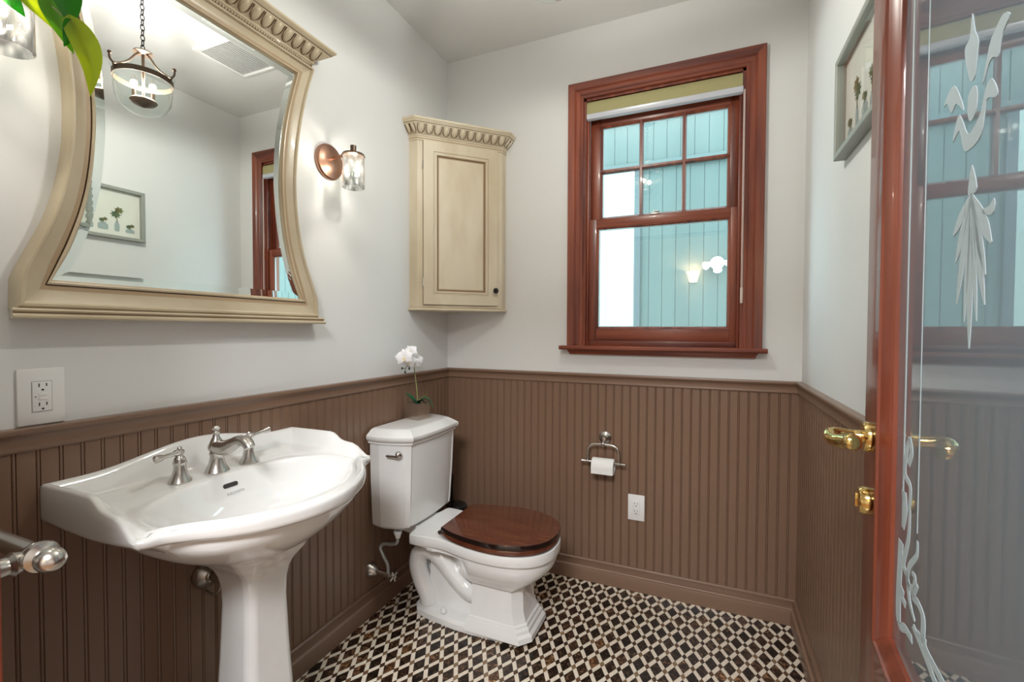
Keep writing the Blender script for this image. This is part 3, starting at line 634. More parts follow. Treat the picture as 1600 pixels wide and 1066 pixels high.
# drain behind pedestal
dn = MB(); dn.lathe([(.043, 0), (.043, .006), (.036, .020), (.022, .028), (.018, .034)], (.010, YC+.022, .533), (1, 0, 0), 28)
dn.tube(smooth_pts([(.02, YC+.022, .533), (.09, YC+.02, .533), (.17, YC+.008, .53), (.2, YC+.008, .50)], 5), .016, 14); part('drain_pipe', dn, M_nickel, snk)
hk = MB().tube(smooth_pts([(.012, YC+.022, .478), (.045, YC+.022, .476), (.06, YC+.03, .50), (.07, YC+.035, .56), (.09, YC+.03, .62)], 5), .005, 8); part('supply_pipe', hk, M_nickel, snk)

# ---------------------------------------------------------------- toilet
YT = -.497; YK = -.472
toi = thing('toilet', 'white two piece toilet with dark brown wooden seat in the back left corner', 'toilet', (.40, YT, 0))
def tank_ring(xb, xs, xf, hb, hs, hf, z, bow=.010, yc=YK, pil=True):
    half = [(xb, hb), (xs, hs), (xs+(xf-xs)*.55, hs-(hs-hf)*.28), (xf-(xf-xs)*.12, hf+.022), (xf+.001, hf+.008), (xf-.002, hf-.002)]
    mid_ = [(xf+bow*(1-(k/4)**2), hf*k/4) for k in (3, 2, 1)] + [(xf+bow, 0)]
    L = [(x, yc-h) for x, h in half] + [(x, yc-h) for x, h in mid_] + [(x, yc+h) for x, h in reversed(mid_[:-1])] + [(x, yc+h) for x, h in reversed(half)]
    return [(x, y, z) for x, y in L]
tk = MB(); tk.loft([tank_ring(.055, .090, .165, .150, .165, .125, .386), tank_ring(.036, .085, .185, .188, .195, .148, .392), tank_ring(.030, .080, .196, .200, .206, .156, .404), tank_ring(.030, .080, .199, .203, .209, .158, .43), tank_ring(.030, .082, .208, .212, .219, .163, .60), tank_ring(.030, .084, .214, .216, .223, .166, .765)])
part('tank', tk, M_porc, toi, 16)
def lidr(o, z): return tank_ring(.024 if o > -.02 else .03, .082+o*.3, .218+o, .217+o, .224+o, .167+o*.8, z, .010)
tl = MB(); tl.loft([lidr(.000, .760), lidr(.004, .764), lidr(.004, .772), lidr(.010, .776), lidr(.014, .782), lidr(.016, .790), lidr(.015, .797), lidr(.007, .803), lidr(.002, .806), lidr(-.012, .816), lidr(-.016, .818), lidr(-.024, .823), lidr(-.034, .8245)]); part('tank_lid', tl, M_porc, toi, 28)
# flush lever on the left side of the tank
fv = MB(); fv.lathe([(.014, 0), (.014, .004), (.010, .010), (.006, .014), (0, .016)], (.178, YK-.214, .728), (0.15, -1, 0), 20); fv.tube([(.184, YK-.228, .722), (.170, YK-.229, .722), (.130, YK-.228, .720), (.124, YK-.228, .720)], [.005, .0045, .0055, .003], 10)
part('flush_lever', fv, M_nickel, toi)
# bowl
egg = [(.050, .060), (.12, .070), (.185, .085), (.200, .110), (.206, .150), (.218, .163), (.27, .160), (.33, .152), (.38, .156), (.44, .170), (.50, .182), (.56, .188), (.62, .187), (.68, .176), (.73, .157), (.77, .128), (.797, .090), (.812, .045), (.815, 0)]
def egg_ring(z, inset_=0, sx=1, kx0=0, taper=None):
    P = [(p.x, p.y) for p in smooth_pts([(a, b, 0) for a, b in egg], 3)]
    L = []
    for x, h in P:
        c = .52; xx = c+(x-c)*sx; hh = max(0, h-inset_)
        if taper: xx, hh = taper(xx, hh)
        L.append((xx, hh))
    return [(x, YT-h, z) for x, h in L] + [(x, YT+h, z) for x, h in reversed(L[:-1])]
def bt(k, xb, w):   # shrink towards lower body
    def f(x, h):
        fr = max(0, min(1, (x-.34)/.14)); hh = h*(1-k) + k*min(h, .112); hh = hh*fr + min(hh, w)*(1-fr)
        x2 = x if x > .34 else xb + (x-.035)*(.34-xb)/(.34-.035)
        x3 = x2 if x2 < .60 else .60+(x2-.60)*(1-k*.50)
        return x3, hh
    return f
bw = MB(); bw.loft([egg_ring(.385, .012, .975), egg_ring(.3855, .006, .99), egg_ring(.384, .002, .998), egg_ring(.379, 0), egg_ring(.350, 0), egg_ring(.345, .002, .997), egg_ring(.343, .012, .975), egg_ring(.335, .014, .97, taper=bt(0, .20, .15)), egg_ring(.325, .012, .975, taper=bt(.02, .20, .145)), egg_ring(.305, .012, .972, taper=bt(.07, .23, .06)), egg_ring(.285, .014, .965, taper=bt(.15, .26, .045)), egg_ring(.262, .018, .95, taper=bt(.32, .28, .04)), egg_ring(.243, .024, .93, taper=bt(.55, .28, .04)), egg_ring(.228, .03, .90, taper=bt(.8, .28, .04)), egg_ring(.215, .035, .88, taper=bt(.98, .2, .04))])
# column
def colr(x0, x1, h, c, z): return [(x0, YT-h, z), (x1-c, YT-h, z), (x1, YT-h+c*1.15, z), (x1, YT+h-c*1.15, z), (x1-c, YT+h, z), (x0, YT+h, z)]
bw.loft([colr(.478, .690, .100, .034, .235), colr(.478, .688, .099, .034, .20), colr(.477, .692, .103, .034, .12), colr(.470, .705, .111, .035, .080)])
bw.loft([colr(.470, .708, .111, .035, .080), colr(.466, .712, .115, .036, .076), colr(.466, .714, .117, .036, .068), colr(.462, .722, .122, .037, .060), colr(.462, .724, .124, .037, .050), colr(.458, .736, .129, .040, .040), colr(.458, .738, .131, .040, .020)])
def plinth(o, z): return [(.185-o, YT-.055-o*.6, z), (.205-o*.7, YT-.078-o, z), (.26, YT-.095-o, z), (.40, YT-.112-o, z), (.48, YT-.112-o, z), (.60, YT-.104-o, z), (.66, YT-.09-o, z), (.68, YT-.060, z), (.68, YT, z)]
def mir(L): return L + [(x, 2*YT-y, z) for x, y, z in reversed(L[:-1])]
bw.loft([mir(plinth(.008, 0)), mir(plinth(.010, .004)), mir(plinth(.010, .026)), mir(plinth(.006, .034)), mir(plinth(.0, .040)), mir(plinth(-.012, .044)), mir(plinth(-.03, .050))])
# rear web and trapway
bw.loft([[(x0, YT-h, z), (x1, YT-h, z), (x1, YT+h, z), (x0, YT+h, z)] for x0, x1, h, z in ((.23, .50, .060, .04), (.24, .50, .050, .10), (.24, .50, .040, .25), (.20, .50, .040, .345))])
tw = smooth_pts([(.52, 0, .135), (.44, 0, .145), (.37, 0, .195), (.300, 0, .258), (.235, 0, .282), (.190, 0, .250), (.182, 0, .195), (.205, 0, .130), (.232, 0, .085), (.24, 0, .045)], 5)
for sgn in (-1, 1): bw.tube([(p.x, YT+sgn*.050, p.z) for p in tw], [.042]*len(tw), 18)
bw.tube([(p.x, YT, p.z) for p in tw], .036, 14)
bw.loft([[(x, YT+s_*.0, z) for x, z, s_ in ()]]) if False else None
bo = part('bowl', bw, M_porc, toi, 24)
for sgn in (-1, 1): part('bolt_cap', MB().lathe([(.013, 0), (.013, .006), (.009, .015), (0, .018)], (.340, YT+sgn*.098, .049), (0, 0, 1), 16), M_porc, toi)
segg = [(.352, .133), (.40, .156), (.46, .174), (.52, .185), (.58, .190), (.64, .186), (.70, .169), (.75, .140), (.785, .104), (.806, .060), (.813, 0)]
def seat_ring(z, i): 
    P = [(p.x, p.y) for p in smooth_pts([(a, b, 0) for a, b in segg], 4)]; L = []
    for x, h in P: c = .57; L.append((c+(x-c)*(1-i/.22), h*(1-i/.19)))
    return [(x, YT-h, z) for x, h in L] + [(x, YT+h, z) for x, h in reversed(L[:-1])]
part('seat', MB().loft([seat_ring(.389, .006), seat_ring(.390, .002), seat_ring(.394, 0), seat_ring(.405, 0), seat_ring(.409, .002)]), M_seat, toi, 35)
sd = MB(); sd.loft([seat_ring(.410, .004), seat_ring(.4105, .001), seat_ring(.414, -.002), seat_ring(.427, -.002), seat_ring(.431, .0), seat_ring(.432, .004)], mfun=lambda i, j: 1 if i in (0, 1, 2, 3) else 0); part('seat_lid', sd, [M_seat, M_seat_edge], toi, 35)
for sgn in (-1, 1):
    h_ = MB().lathe([(.011, 0), (.011, .012), (.006, .014)], (.338, YT+sgn*.095, .386), (0, 0, 1), 16); h_.tube([(.343, YT+sgn*.075, .406), (.343, YT+sgn*.135, .406)], .0085, 12); part('seat_hinge', h_, M_nickel, toi)

# ---------------------------------------------------------------- water supply valve
vy = -.655
sv = thing('water_supply_valve', 'nickel water valve with cross handle on the left wall beside the toilet', 'valve', (BT, vy, .20))
part('wall_flange', MB().lathe([(.035, 0), (.035, .004), (.028, .018), (.016, .038), (.013, .040), (0, .040)], (BT, vy-.010, .196), (1, 0, 0), 28), M_nickel, sv)
part('valve_body', MB().tube([(BT+.03, vy-.010, .196), (.085, vy-.006, .190), (.112, vy-.004, .187)], [.011, .011, .014], 14), M_nickel, sv)
hd = MB(); c = Vector((.128, vy-.002, .185)); hd.tube([c-Vector((.014, 0, 0)), c+Vector((.010, 0, 0))], .006, 12)
for a in (.35, .35+math.pi/2): d_ = Vector((0, math.cos(a), math.sin(a))); hd.tube([c-d_*.026, c-d_*.024, c+d_*.024, c+d_*.026], [.002, .004, .004, .002], 8)
part('cross_handle', hd, M_nickel, sv)
part('supply_hose', MB().tube(smooth_pts([(.100, vy-.004, .198), (.098, vy-.006, .235), (.080, vy-.010, .270), (.062, vy-.008, .300), (.075, vy-.002, .318), (.115, vy+.004, .322), (.140, vy+.008, .335), (.142, vy+.010, .384)], 7), .0075, 12), M_hose, sv)
part('coupling', MB().lathe([(.010, 0), (.013, .010), (.018, .022), (.018, .030)], (.142, vy+.010, .352), (0, 0, 1), 14), M_white, sv)

# ---------------------------------------------------------------- orchid
PO = Vector((.088, -.418, .8247))
orc = thing('potted_orchid', 'white orchid in a small metallic square pot on the toilet tank', 'plant', PO)
rzp = Matrix.Rotation(R_(-12), 4, 'Z')
def pot_material():
    m = mat('ribbed_silver_pot', (.55, .47, .40), .22, .9); nt = m.node_tree; N = nt.nodes.new; L = nt.links.new
    tc = N('ShaderNodeTexCoord'); mp = N('ShaderNodeMapping'); mp.inputs['Scale'].default_value = (18, 18, 260); L(tc.outputs['Object'], mp.inputs[0]); nz = N('ShaderNodeTexNoise'); nz.inputs['Scale'].default_value = 1; L(mp.outputs[0], nz.inputs['Vector'])
    bp = N('ShaderNodeBump'); bp.inputs['Strength'].default_value = .35; bp.inputs['Distance'].default_value = .0015; L(nz.outputs[0], bp.inputs['Height']); L(bp.outputs[0], nt.nodes['Principled BSDF'].inputs['Normal']); return m
h = .039; pm = MB(); sq = lambda k, z: [(-k, -k, z), (k, -k, z), (k, k, z), (-k, k, z)]
pm.loft([sq(h-.001, 0), sq(h, .001), sq(h+.001, .078), sq(h-.003, .078), sq(h-.004, .066)]); pm.xf(Matrix.Translation(PO) @ rzp); part('pot', pm, pot_material(), orc, 20)
so = MB(); so.box((-h+.004, -h+.004, .05), (h-.004, h-.004, .067)); so.xf(Matrix.Translation(PO) @ rzp); part('moss', so, M_soil, orc)
stem = smooth_pts([PO+Vector((.0, 0, .066)), PO+Vector((-.002, -.004, .14)), PO+Vector((-.006, -.014, .215)), PO+Vector((-.004, -.030, .275)), PO+Vector((.006, -.065, .305)), PO+Vector((.014, -.105, .310)), PO+Vector((.018, -.135, .290))], 6)
part('stem', MB().tube(stem, .0024, 8), M_stem, orc)
def blade(base, pts, w, thick=.0012):
    P = smooth_pts(pts, 6); mb = MB(); n = len(P); rings = []
    for i, p in enumerate(P):
        t_ = i/(n-1); ww = w*(math.sin(math.pi*min(1, .12+t_*.88))**.7); d_ = (P[min(n-1, i+1)]-P[max(0, i-1)]).normalized(); sd_ = d_.cross(Vector((0, 0, 1)))
        sd_ = sd_.normalized() if sd_.length > .01 else Vector((1, 0, 0)); nn = sd_.cross(d_)
        rings.append([p-sd_*ww+nn*ww*.35, p-nn*thick, p+sd_*ww+nn*ww*.35, p+nn*thick])
    mb.loft(rings); return mb
part('leaf', blade(0, [PO+Vector((0, 0, .064)), PO+Vector((-.01, -.030, .095)), PO+Vector((-.008, -.065, .120)), PO+Vector((-.004, -.090, .133))], .016), M_green, orc, 50)
part('leaf', blade(0, [PO+Vector((.0, 0, .064)), PO+Vector((.02, .012, .093)), PO+Vector((.045, .030, .088)), PO+Vector((.062, .042, .048))], .016), M_green, orc, 50)
part('leaf', blade(0, [PO+Vector((.0, 0, .064)), PO+Vector((.014, -.008, .085)), PO+Vector((.030, -.004, .086)), PO+Vector((.046, .006, .070))], .013), M_dkgreen, orc, 50, label='dark leaf')
part('leaf', blade(0, [PO+Vector((.0, 0, .064)), PO+Vector((.004, .012, .09)), PO+Vector((.02, .024, .105)), PO+Vector((.03, .030, .116))], .006), M_stem, orc, 50)
def flower(c, fwd, size, roll=0):
    fwd = Vector(fwd).normalized(); rt = fwd.cross(Vector((0, 0, 1))).normalized(); up_ = rt.cross(fwd); mb = MB(); lip = MB()
    def petal(ang, L_, wd, cup):
        a = ang+roll; d_ = rt*math.sin(a)+up_*math.cos(a); s_ = fwd.cross(d_); rings = []
        for i in range(9):
            t_ = i/8; w_ = wd*math.sin(math.pi*(t_**.75)*.97+.05)+.0008; p = c + d_*L_*t_ + fwd*(cup*math.sin(t_*math.pi)+.003)
            rings.append([p-s_*w_ - fwd*.004*math.sin(t_*math.pi), p - s_*w_*.5 + fwd*.001, p+fwd*.0016, p + s_*w_*.5 + fwd*.001, p+s_*w_ - fwd*.004*math.sin(t_*math.pi), p-fwd*.0006])
        mb.loft(rings)
    for a in (0, 2.15, -2.15): petal(a, size, size*.36, .004)
    for a in (1.3, -1.3): petal(a, size*1.05, size*.62, .007)
    lip.ball(c+fwd*.006-up_*size*.12, (size*.16, size*.16, size*.20), 10)
    lip.merge(MB().tube([c+fwd*.006-up_*size*.2, c+fwd*.014-up_*size*.38, c+fwd*.006-up_*size*.5], [size*.10, size*.12, size*.03], 8))
    o = part('flower', mb, M_petal, orc, 60); part('flower_lip', lip, M_lip, o); return o
vd = Vector((.55, -.80, -.05))
for c, f, s_, r_ in (((.018, -.128, .300), (.35, -.95, .05), .040, .2), ((.014, -.098, .282), (.75, -.6, .0), .036, -.25), ((.010, -.070, .322), (.3, -.9, .35), .034, .5), ((.004, -.055, .270), (.55, -.8, -.2), .036, .15), ((.006, -.028, .278), (.8, -.35, .0), .040, -.2), ((.002, .004, .272), (.9, -.1, .1), .034, .3)):
    flower(PO+Vector(c), f, s_, r_)
bd = MB(); bd.tube(smooth_pts([PO+Vector((.018, -.085, .250)), PO+Vector((.018, -.108, .262)), PO+Vector((.018, -.126, .250)), PO+Vector((.018, -.145, .255))], 4), .0013, 6)
bd.tube([PO+Vector((.018, -.122, .253)), PO+Vector((.018, -.123, .236))], .0012, 6)
for q in ((.018, -.145, .253), (.018, -.123, .233), (.018, -.092, .247)): bd.ball(PO+Vector(q), (.005, .005, .006), 10)
part('buds', bd, M_dkgreen, orc)

# ---------------------------------------------------------------- toilet brush
tb = thing('toilet_brush', 'black toilet brush in a black holder behind the toilet', 'brush', (.125, -.115, 0))
part('holder', MB().lathe([(.052, 0), (.054, .005), (.050, .02), (.048, .28), (.052, .292), (.055, .298), (.055, .308), (.050, .312), (.018, .314), (0, .314)], (.125, -.115, 0), (0, 0, 1), 32), M_blk_plastic, tb)
part('handle', MB().tube([(.100, -.115, .312), (.097, -.115, .40), (.096, -.115, .46), (.096, -.115, .475)], [.008, .0065, .009, .004], 12), M_blk_plastic, tb)

# ---------------------------------------------------------------- toilet paper
hx_, hz_ = .903, .712
tp = thing('toilet_paper_holder', 'nickel swinging toilet paper holder on the back wall under the window', 'holder', (hx_, -BT, hz_))
part('rosette', MB().lathe([(.030, 0), (.031, .004), (.027, .009), (.021, .012), (.020, .016), (.012, .022), (.009, .03), (.009, .040), (0, .041)], (hx_, -BT, hz_+.012), (0, -1, 0), 32), M_nickel, tp)
lp = MB(); yb = -.058; lp.tube(smooth_pts([(hx_-.075, yb, .612), (hx_-.076, yb, .655), (hx_-.070, yb, .682), (hx_-.050, yb, .697), (hx_-.02, yb, .700), (hx_, yb, .701), (hx_+.02, yb, .700), (hx_+.050, yb, .697), (hx_+.070, yb, .682), (hx_+.076, yb, .655), (hx_+.075, yb, .612)], 4), .0055, 12)
lp.ball((hx_, yb, .701), (.009, .009, .012), 12); lp.tube([(hx_, -.045, .712), (hx_, yb, .703)], .007, 10); part('hanging_loop', lp, M_nickel, tp)
rbar = MB(); rbar.tube([(hx_-.110, yb, .612), (hx_-.106, yb, .612), (hx_-.100, yb, .612), (hx_-.09, yb, .612), (hx_+.09, yb, .612), (hx_+.100, yb, .612), (hx_+.106, yb, .612), (hx_+.110, yb, .612)], [.003, .0075, .0075, .0055, .0055, .0075, .0075, .003], 14)
for s_ in (-.075, .075): rbar.ball((hx_+s_, yb, .612), (.008, .009, .009), 12)
part('roller', rbar, M_nickel, tp)
pr2 = MB(); seg = 40
def rg(r, x): return [(x, yb+r*math.cos(2*math.pi*k/seg), .596+r*math.sin(2*math.pi*k/seg)) for k in range(seg)]
pr2.loft([rg(.021, hx_-.050), rg(.037, hx_-.050), rg(.0375, hx_-.048), rg(.0375, hx_+.052), rg(.037, hx_+.054), rg(.021, hx_+.054), rg(.021, hx_-.050)], True, False, False)
pr2.box((hx_-.050, yb-.0385, .565), (hx_+.054, yb-.0370, .598)); solo('toilet_paper_roll', pr2, M_paper, 'white toilet paper roll hanging on the nickel holder under the window', 'toilet paper', smooth=40)

# ---------------------------------------------------------------- outlets
def outlet_back():
    o = thing('wall_outlet', 'white two socket outlet low on the brown back wall panelling', 'outlet', (1.055, -BT, .40))
    part('cover_plate', MB().box((1.016, -BT-.006, .338), (1.094, -BT+.001, .462), .003), M_white, o)
    part('receptacle', MB().box((1.038, -BT-.0085, .364), (1.072, -BT-.004, .436), .002), M_white, o)
    s_ = MB(); y1 = -BT-.0090
    for zc in (.418, .382):
        s_.box((1.0475, y1, zc-.001), (1.0495, y1+.004, zc+.008)); s_.box((1.0605, y1, zc), (1.0625, y1+.004, zc+.007)); s_.box((1.0525, y1, zc-.011), (1.0575, y1+.004, zc-.0065))
    part('slots', s_, M_dark, o, None, label='dark socket slots')
outlet_back()
def outlet_left():
    yc, zc = -1.728, 1.100; o = thing('wall_outlet', 'white safety outlet with test button on the white wall left of the sink', 'outlet', (0, yc, zc))
    part('cover_plate', MB().box((-.001, yc-.040, zc-.062), (.006, yc+.040, zc+.062), .003), M_white, o)
    part('receptacle', MB().box((.002, yc-.0165, zc-.033), (.0085, yc+.0165, zc+.033), .002), M_white, o)
    gap = MB()
    for a, b in (((-.0172, -.0337), (-.0164, .0337)), ((.0164, -.0337), (.0172, .0337)), ((-.0172, -.0339), (.0172, -.0331)), ((-.0172, .0331), (.0172, .0339))): gap.box((.004, yc+a[0], zc+a[1]), (.0063, yc+b[0], zc+b[1]))
    part('seam', gap, mat('seam_grey', (.3, .29, .28), .7), o, None)
    part('button', MB().box((.007, yc-.0065, zc-.008), (.0098, yc+.0085, zc-.0005), .0012), M_white, o); part('button', MB().box((.007, yc-.0065, zc+.0005), (.0098, yc+.0085, zc+.008), .0012), M_white, o)
    s_ = MB()
    for q in (.021, -.021):
        s_.box((.006, yc-.0065, zc+q+.000), (.0088, yc-.0045, zc+q+.008)); s_.box((.006, yc+.0060, zc+q+.001), (.0088, yc+.0080, zc+q+.008)); s_.box((.006, yc-.002, zc+q-.0085), (.0088, yc+.003, zc+q-.004), .001)
    s_.ball((.0085, yc-.0115, zc), .0013, 8)
    part('slots', s_, M_dark, o, None, label='dark socket slots')
outlet_left()

# ---------------------------------------------------------------- towel bar and door casing
tw_ = thing('towel_bar', 'brushed nickel towel bar end with round finial at the left edge', 'towel bar', (.42, -D, .90))
ty, tz = -1.905, .912
hb_ = MB(); hb_.tube([(.02+.05, ty, tz), (.435, ty, tz)], .0135, 20); part('bar', hb_, M_nickel, tw_)
fp_ = MB().lathe([(.0135, -.002), (.0175, 0), (.0185, .006), (.0165, .010), (.0205, .012), (.0225, .018), (.0215, .024), (.0150, .027), (.0125, .029), (.0150, .032), (.0175, .038), (.0180, .047), (.0155, .056), (.009, .063), (0, .065)], (.435, ty, tz), (1, 0, 0), 32); part('finial', fp_, M_nickel, tw_)
ps = MB().lathe([(.032, 0), (.032, .004), (.024, .012), (.015, .022), (.013, .034), (.018, .040), (.016, .044), (.0115, .062)], (.438, -D+.0, tz-.004), (0, 1, 0), 28); part('post', ps, M_nickel, tw_)
ps = MB().lathe([(.032, 0), (.032, .004), (.024, .012), (.015, .022), (.013, .034), (.018, .040), (.016, .044), (.0115, .062)], (.075, -D+.0, tz-.004), (0, 1, 0), 28); part('post', ps, M_nickel, tw_)
jb = MB(); jb.box((DX1-.0, -D-.13, 0), (DX1+.0, -D, DZ)) if False else None
jb.box((DX1-.001, -D-.12, 0), (DX1+.012, -D+.004, DZ), .002); jb.box((DX1-.010, -D-.002, 0), (DX1+.010, -D+.014, DZ+.01), .003)
jb.box((DX2-.012, -D-.12, 0), (DX2+.001, -D+.002, DZ)); jb.box((DX1, -D-.12, DZ-.012), (DX2, -D+.004, DZ+.002)); struct('trim_6', jb, M_door)

# ---------------------------------------------------------------- glazed door
door = bpy.data.objects.new('door_1', None); COL.objects.link(door); door['kind'] = 'structure'; OFF['door_1'] = Vector((0, 0, 0))
th = R_(-5); nx, ny = math.cos(th), math.sin(th); tx_, ty_ = math.sin(th), -math.cos(th)
# local axes: x = along the leaf towards the hinge, y = away from the room, z up
door.matrix_world = Matrix(((tx_, nx, 0, 1.66397), (ty_, ny, 0, -1.08267), (0, 0, 1, .012), (0, 0, 0, 1)))
DW, DT, DH = .905, .042, 2.06
DY0 = 0.0
def dpart(name, mb, m, parent=door, smooth=35, label=None): return part(name, mb, m, parent, smooth, label, local=True)
dpart('stile', MB().box((0, DY0, 0), (.125, DY0+DT, DH), .002), M_door); dpart('stile', MB().box((DW-.125, DY0, 0), (DW, DY0+DT, DH), .002), M_door)
dpart('rail', MB().box((.125, DY0+.0003, 0), (DW-.125, DY0+DT-.0003, .655)), M_door); dpart('rail', MB().box((.125, DY0+.0003, DH-.125), (DW-.125, DY0+DT-.0003, DH)), M_door)
GX0, GX1, GZ0, GZ1 = .125, DW-.125, .655, DH-.125
mpf = [(0, -.001), (.002, -.005), (.008, -.007), (.012, -.006), (.014, -.002), (.018, .000), (.026, .004), (.032, .010), (.036, .012), (.038, .017), (.038, .022), (0, .022)]
mo = MB(); mo.loft([[(GX0+i, DY0+h, GZ0+i), (GX1-i, DY0+h, GZ0+i), (GX1-i, DY0+h, GZ1-i), (GX0+i, DY0+h, GZ1-i)] for i, h in mpf], True, False, False); dpart('glass_moulding', mo, M_door)
mo2 = MB(); mo2.loft([[(GX0+i, DY0+DT-h, GZ0+i), (GX1-i, DY0+DT-h, GZ0+i), (GX1-i, DY0+DT-h, GZ1-i), (GX0+i, DY0+DT-h, GZ1-i)] for i, h in mpf], True, False, False); dpart('glass_moulding', mo2, M_door)
GY = DY0+.018
gl_ = dpart('pane', MB().box((GX0+.01, GY, GZ0+.01), (GX1-.01, GY+.005, GZ1-.01)), M_doorglass, door, None)
STROKES = [
 ([(.2025,.8953,.0263),(.197,.7616,.0267),(.2396,.7665,.0242),(.2742,.7694,.0222)]),
 ([(.2778,.7938,.0252),(.3477,.7812,.021),(.3783,.7741,.0192),(.4145,.7706,.0173)]),
 ([(.3296,.8077,.0192),(.3386,.7944,.0188),(.4051,.7926,.0156),(.4434,.7918,.0138)]),
 ([(.2353,1.0782,.0156),(.2232,1.0524,.016),(.2153,1.0143,.0163),(.2473,.9998,.0152),(.2417,.9572,.0154)]),
 ([(.2353,1.0782,.0173),(.2469,1.0641,.0168),(.2479,1.0521,.0168),(.2354,1.0344,.0173)]),
 ([(.2134,.9837,.0256),(.2204,.9528,.0252),(.2118,.9222,.0157)]),
 ([(.2481,.9646,.0168),(.2434,.9152,.017),(.2203,.8656,.018),(.2433,.852,.0171),(.2562,.8227,.0166),(.2861,.8045,.0154)]),
 ([(.2897,.931,.0137),(.2871,.9073,.0138),(.252,.8743,.015),(.2438,.8464,.0154),(.2734,.8491,.0143),(.2824,.8708,.014),(.2659,.8715,.0145)]),
 ([(.2948,.8656,.021),(.2742,.8382,.0222),(.3006,.8404,.0207),(.3235,.8309,.0195),(.3218,.8001,.0197),(.3002,.7981,.0208)]),
 ([(.2198,.8221,.0181),(.2154,.8076,.0183),(.2366,.8032,.0174)])]
POLYS = [
 [(.4453,1.6264),(.4396,1.6016),(.4253,1.5951),(.4329,1.5696),(.4445,1.548),(.458,1.5484),(.4637,1.5746),(.4645,1.5861),(.4545,1.602)],
 [(.5406,1.5684),(.5258,1.578),(.506,1.571),(.4941,1.5616),(.4793,1.5281),(.4935,1.5425),(.5041,1.5451),(.5166,1.5394),(.5209,1.5502),(.5268,1.5607)],
 [(.3927,1.5665),(.3692,1.564),(.3572,1.5543),(.3699,1.5538),(.3856,1.5344),(.402,1.5399),(.4271,1.5209),(.4139,1.544)],
 [(.4554,1.5376),(.4399,1.5324),(.4388,1.5151),(.444,1.5023),(.4529,1.4987),(.4648,1.5076),(.4655,1.5278)],
 [(.5019,1.5239),(.4875,1.5193),(.4773,1.4989),(.4578,1.4881),(.4406,1.4876),(.4207,1.5135),(.4083,1.5204),(.3926,1.4942),(.4144,1.5012),(.4254,1.4787),(.4375,1.4673),(.4674,1.4673),(.4826,1.4768),(.4887,1.5007),(.4958,1.5058),(.514,1.4985),(.517,1.5049)],
 [(.4564,1.4451),(.4716,1.4152),(.4571,1.4103),(.4469,1.414),(.4492,1.4293)],
 [(.4885,1.3861),(.5052,1.3864),(.5153,1.3917),(.5188,1.3851),(.5127,1.3754),(.4914,1.3802)]]
et = MB(); e0, e1 = GY-.0006, GY+.0004; ZO = .012
for s_ in STROKES:
    P = smooth_pts([(a, b, w) for a, b, w in s_], 6); n = len(P)
    Lp, Rp = [], []
    for i in range(n):
        a, b = P[max(0, i-1)], P[min(n-1, i+1)]; q = P[i]; tw_x, tw_z = (b.x-a.x)/q.z, (b.y-a.y)/.0115; L_ = math.hypot(tw_x, tw_z) or 1
        k = (.30+.70*math.sin(math.pi*min(1, (i+.5)/n))**.5) if n > 19 else 1
        ox, oz = -tw_z/L_*q.z*.5*k, tw_x/L_*.0058*k
        Lp.append((q.x-ox, q.y-ZO-oz)); Rp.append((q.x+ox, q.y-ZO+oz))
    for i in range(n-1):
        q = [Lp[i], Rp[i], Rp[i+1], Lp[i+1]]; et.loft([[(u, e0, v) for u, v in q], [(u, e1, v) for u, v in q]])
for p in POLYS:
    P = [(v.x, v.y) for v in smooth_pts([(a, b-ZO, 0) for a, b in p], 3, True)]; et.loft([[(u, e0, v) for u, v in P], [(u, e1, v) for u, v in P]])
def petal(a, b, w):
    ax, ay = b[0]-a[0], b[1]-a[1]; L_ = math.hypot(ax, ay); ax, ay = ax/L_, ay/L_; R0, R1 = [], []
    for i in range(9):
        t_ = i/8; q = w*math.sin(math.pi*(.06+.90*t_**1.3)); R0.append((a[0]+ax*L_*t_-ay*q, a[1]+ay*L_*t_+ax*q-ZO)); R1.append((a[0]+ax*L_*t_+ay*q, a[1]+ay*L_*t_-ax*q-ZO))
    P = R0+R1[::-1]; et.loft([[(u, e0, v) for u, v in P], [(u, e1, v) for u, v in P]])
for tip, w in (((.403, 1.372), .008), ((.413, 1.336), .008), ((.420, 1.284), .008), ((.4613, 1.230), .0085), ((.500, 1.279), .008), ((.513, 1.345), .010), ((.500, 1.312), .008), ((.445, 1.262), .006), ((.480, 1.262), .006)):
    petal((.456, 1.412), tip, w)
for x, w, za, zb in ((.2873, .0012, .93, 1.92), (.2082, .003, .91, 1.92)): et.box((x-w, e0, za), (x+w, e1, zb))
dpart('etched_pattern', et, M_etch, gl_, None, 'pale frosted scrolls and leaves etched in the glass')
# lever handle, rosette and deadbolt on the room side
kx, kz = .078, 1.032
ro = MB().lathe([(.029, 0), (.0295, .003), (.0295, .013), (.027, .017), (0, .018)], (kx, DY0, kz), (0, -1, 0), 36); ho = dpart('door_handle', ro, M_brass, label='polished brass lever handle')
lv = MB(); lv.tube([(kx, DY0-.016, kz), (kx, DY0-.03, kz), (kx, DY0-.034, kz)], [.012, .012, .010], 20)
lv.tube(smooth_pts([(kx, DY0-.032, kz), (kx+.001, DY0-.045, kz+.001), (kx+.004, DY0-.060, kz+.003), (kx+.014, DY0-.071, kz+.002), (kx+.034, DY0-.070, kz-.003), (kx+.060, DY0-.058, kz-.002), (kx+.082, DY0-.047, kz+.003), (kx+.094, DY0-.042, kz+.006)], 5), [.0115]*6+[.0115]*6+[.0115]*6+[.012]*6+[.0135]*6+[.015, .0155, .015, .013, .009]+[.004], 18, flat=1.0); dpart('lever', lv, M_brass, ho)
